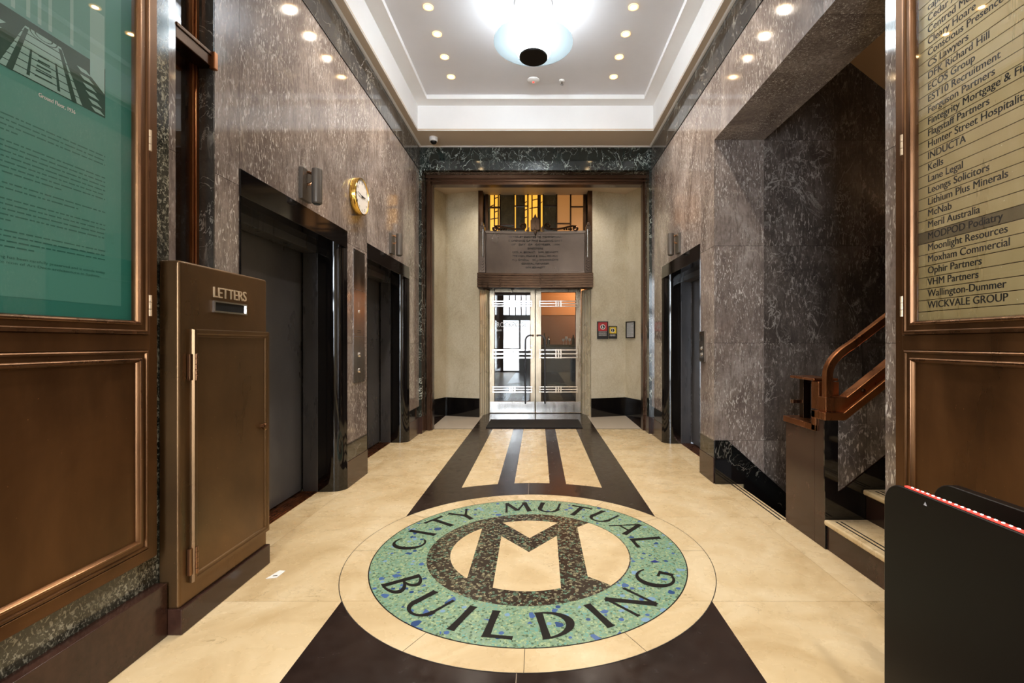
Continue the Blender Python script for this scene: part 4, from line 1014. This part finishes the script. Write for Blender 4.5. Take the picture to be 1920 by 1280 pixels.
MB().sweep(path, [(-rw, -.016), (-rw + .006, -.022), (rw - .006, -.022), (rw, -.016), (rw, .016), (rw - .006, .022), (-rw + .006, .022), (-rw, .016)], up=(0, 1, 0)).build('handrail', M['bronzered'], ba)
# short rail over the low part of the pier
MB().prism([(1.832, 1.048), (2.0, 1.048), (2.0, 1.066), (1.832, 1.066)], 3.14, 3.44, 'y').build('rail_cap', M['bronzered'], ba, bevel=.008)
MB().box(1.87, 1.925, 3.33, 3.38, .772, 1.05).build('rail_post', M['bronzedark'], ba, bevel=.003)
MB().box(1.845, 1.98, 3.105, 3.19, .862, 1.045).build('rail_box', M['bronzered'], ba, bevel=.003)
MB().prism([(1.9, 1.03), (1.95, 1.03), (2.5, .55), (2.5, .5)], 3.27, 3.33, 'y').build('descending_rail', M['bronzedark'], ba, bevel=.003)
MB().box(1.80, 1.88, 3.34, 3.37, .875, .90).build('rail_stub', M['bronzelight'], ba, bevel=.004)

# ------------------------------------------------------------------ pendant, downlights and small ceiling fittings
PX, PY = -.045, 4.47
pe = thing('pendant_lamp', 'large lit glass disc ceiling lamp with black base disc', 'ceiling lamp', (PX, PY, 4.0))
MB().lathe([(.178, ZC), (.178, ZC - .03), (.165, ZC - .036)], (PX, PY, 0), 'z', 48).build('canopy', M['white'], pe)
MB().lathe([(.02, ZC - .03), (.02, 4.40)], (PX, PY, 0), 'z', 16).build('stem', M['steel'], pe)
MB().lathe([(.15, 4.03), (.165, 4.06), (.165, 4.36), (.15, 4.39)], (PX, PY, 0), 'z', 48).build('lamp_shade', M['lampglass'], pe)
MB().lathe([(.165, 4.145), (.374, 4.135), (.374, 4.143), (.165, 4.153)], (PX, PY, 0), 'z', 64).build('glass_disc', M['frost'], pe)
MB().lathe([(.132, 3.996), (.134, 4.0), (.134, 4.012), (.09, 4.03)], (PX, PY, 0), 'z', 48).build('base_disc', M['blackplastic'], pe)
light('pendant_bulb', 'POINT', (PX, PY, 4.43), 78, (.86, .94, 1), parent=pe, shadow_soft_size=.03)
def downlight(x, y, z, label):
    t = thing('recessed_downlight', label, 'downlight', (x, y, z), 'tray ceiling downlights')
    MB().lathe([(.046, z), (.048, z - .006), (.034, z - .007), (.032, z - .001)], (x, y, 0), 'z', 24).build('trim_ring', M['spotring'], t)
    MB().lathe([(.026, z - .002), (.026, z - .008)], (x, y, 0), 'z', 20).build('lens', M['spotglow'], t)
    light('downlight_lamp', 'SPOT', (x, y, z - .02), SPOT_W, WARM, parent=t, spot_size=2.2, spot_blend=1, shadow_soft_size=.04)
ORD = ('nearest the far doorway', 'second from the far doorway', 'third from the far doorway', 'fourth from the far doorway', 'fifth from the far doorway', 'sixth from the far doorway', 'farthest from the far doorway')
for k in range(7):
    y = 5.69 - k * .394
    downlight(-1.05, y, ZC, 'lit warm recessed downlight in left ceiling row, ' + ORD[k])
    downlight(.91, y, ZC, 'lit warm recessed downlight in right ceiling row, ' + ORD[k])
for y, k in ((1.4, 1.1), (-.5, 3.2), (-2.2, 5)):
    for x in (-1.0, .9): light('front_fill_spot', 'SPOT', (x, y, ZS - .03), SPOT_W * k, (1, .94, .86), spot_size=2.2, spot_blend=1, shadow_soft_size=.06)  # added fill spots without fittings, brighten the boards and front hall reflections
sd = thing('smoke_detector', 'round white smoke detector with red light behind the ceiling lamp', 'smoke detector', (-.058, 5.76, ZC))
MB().lathe([(.072, ZC), (.074, ZC - .008), (.06, ZC - .02), (.03, ZC - .026)], (-.058, 5.76, 0), 'z', 32).build('housing', M['white'], sd)
MB().lathe([(.014, ZC - .024), (.012, ZC - .032)], (-.058, 5.76, 0), 'z', 12).build('indicator', M['redled'], sd)
sp = thing('fire_sprinkler', 'small white fire sprinkler head beside the smoke detector', 'sprinkler', (.29, 5.77, ZC))
MB().lathe([(.034, ZC), (.034, ZC - .01), (.02, ZC - .02)], (.29, 5.77, 0), 'z', 20).build('escutcheon', M['white'], sp)
MB().lathe([(.009, ZC - .015), (.009, ZC - .05), (.02, ZC - .052), (.02, ZC - .056)], (.29, 5.77, 0), 'z', 14).build('head', M['steel'], sp)
sc = thing('security_camera', 'white dome security camera on cornice soffit above left lift', 'camera', (-1.44, 6.5, ZS))
MB().lathe([(.058, ZS), (.06, ZS - .01), (.056, ZS - .05), (.045, ZS - .056)], (-1.44, 6.5, 0), 'z', 28).build('housing', M['white'], sc)
MB().lathe([(.044, ZS - .052)] + [(.044 * math.cos(PI / 2 * k / 6), ZS - .056 - .038 * math.sin(PI / 2 * k / 6)) for k in range(6)] + [(.002, ZS - .095)], (-1.44, 6.5, 0), 'z', 24).build('dome', M['blackplastic'], sc)

# ------------------------------------------------------------------ black stand in the right foreground, card on the floor
bs = thing('rack_stand', 'black rounded side panel stand with red light strip in right foreground', 'stand', (1.24, 1.2, 0))
def side_panel(x0, x1, name, ya, yb, h, r=.07):
    pts = [(ya, 0), (yb, 0), (yb, h - r)] + [(yb - r + r * math.cos(PI / 2 * k / 8), h - r + r * math.sin(PI / 2 * k / 8)) for k in range(1, 9)] + [(ya + r, h)] + [(ya + r - r * math.sin(PI / 2 * k / 8), h - r + r * math.cos(PI / 2 * k / 8)) for k in range(1, 9)]
    return MB().prism(pts, x0, x1, 'x').build(name, M['blackplastic'], bs, bevel=.005)
side_panel(1.14, 1.153, 'side_panel', .86, 1.557, .85)
side_panel(1.30, 1.335, 'side_panel', .86, 1.557, .85)
MB().box(1.153, 1.30, .86, 1.55, 0, .30).build('base_box', M['blackplastic'], bs, bevel=.004)
MB().box(1.153, 1.30, .86, .9, .3, .80).build('end_panel', M['blackplastic'], bs, bevel=.004)
MB().box(1.153, 1.163, 1.125, 1.485, .842, .852).build('light_strip', M['redled'], bs)
b_ = MB()
for k in range(18): b_.box(1.157, 1.161, 1.135 + k * .019, 1.141 + k * .019, .852, .8535)
b_.build('led_dot', M['whiteled'], bs)
MB().quad((1.139, 1.395, .822), (1.139, 1.383, .822), (1.139, 1.389, .834)).build('arrow_mark', M['greypaper'], bs, smooth=False)
pc = MB().prism([(-1.50, 2.60), (-1.445, 2.615), (-1.44, 2.69), (-1.475, 2.695)], .001, .004, 'z')
card = tag(pc.build('paper_card', M['paper']), 'small white printed card lying on cream floor near the letter box', 'card')
MB().quad((-1.478, 2.625, .0043), (-1.455, 2.63, .0043), (-1.455, 2.638, .0043), (-1.478, 2.633, .0043)).build('print_line', M['ink'], card, smooth=False)
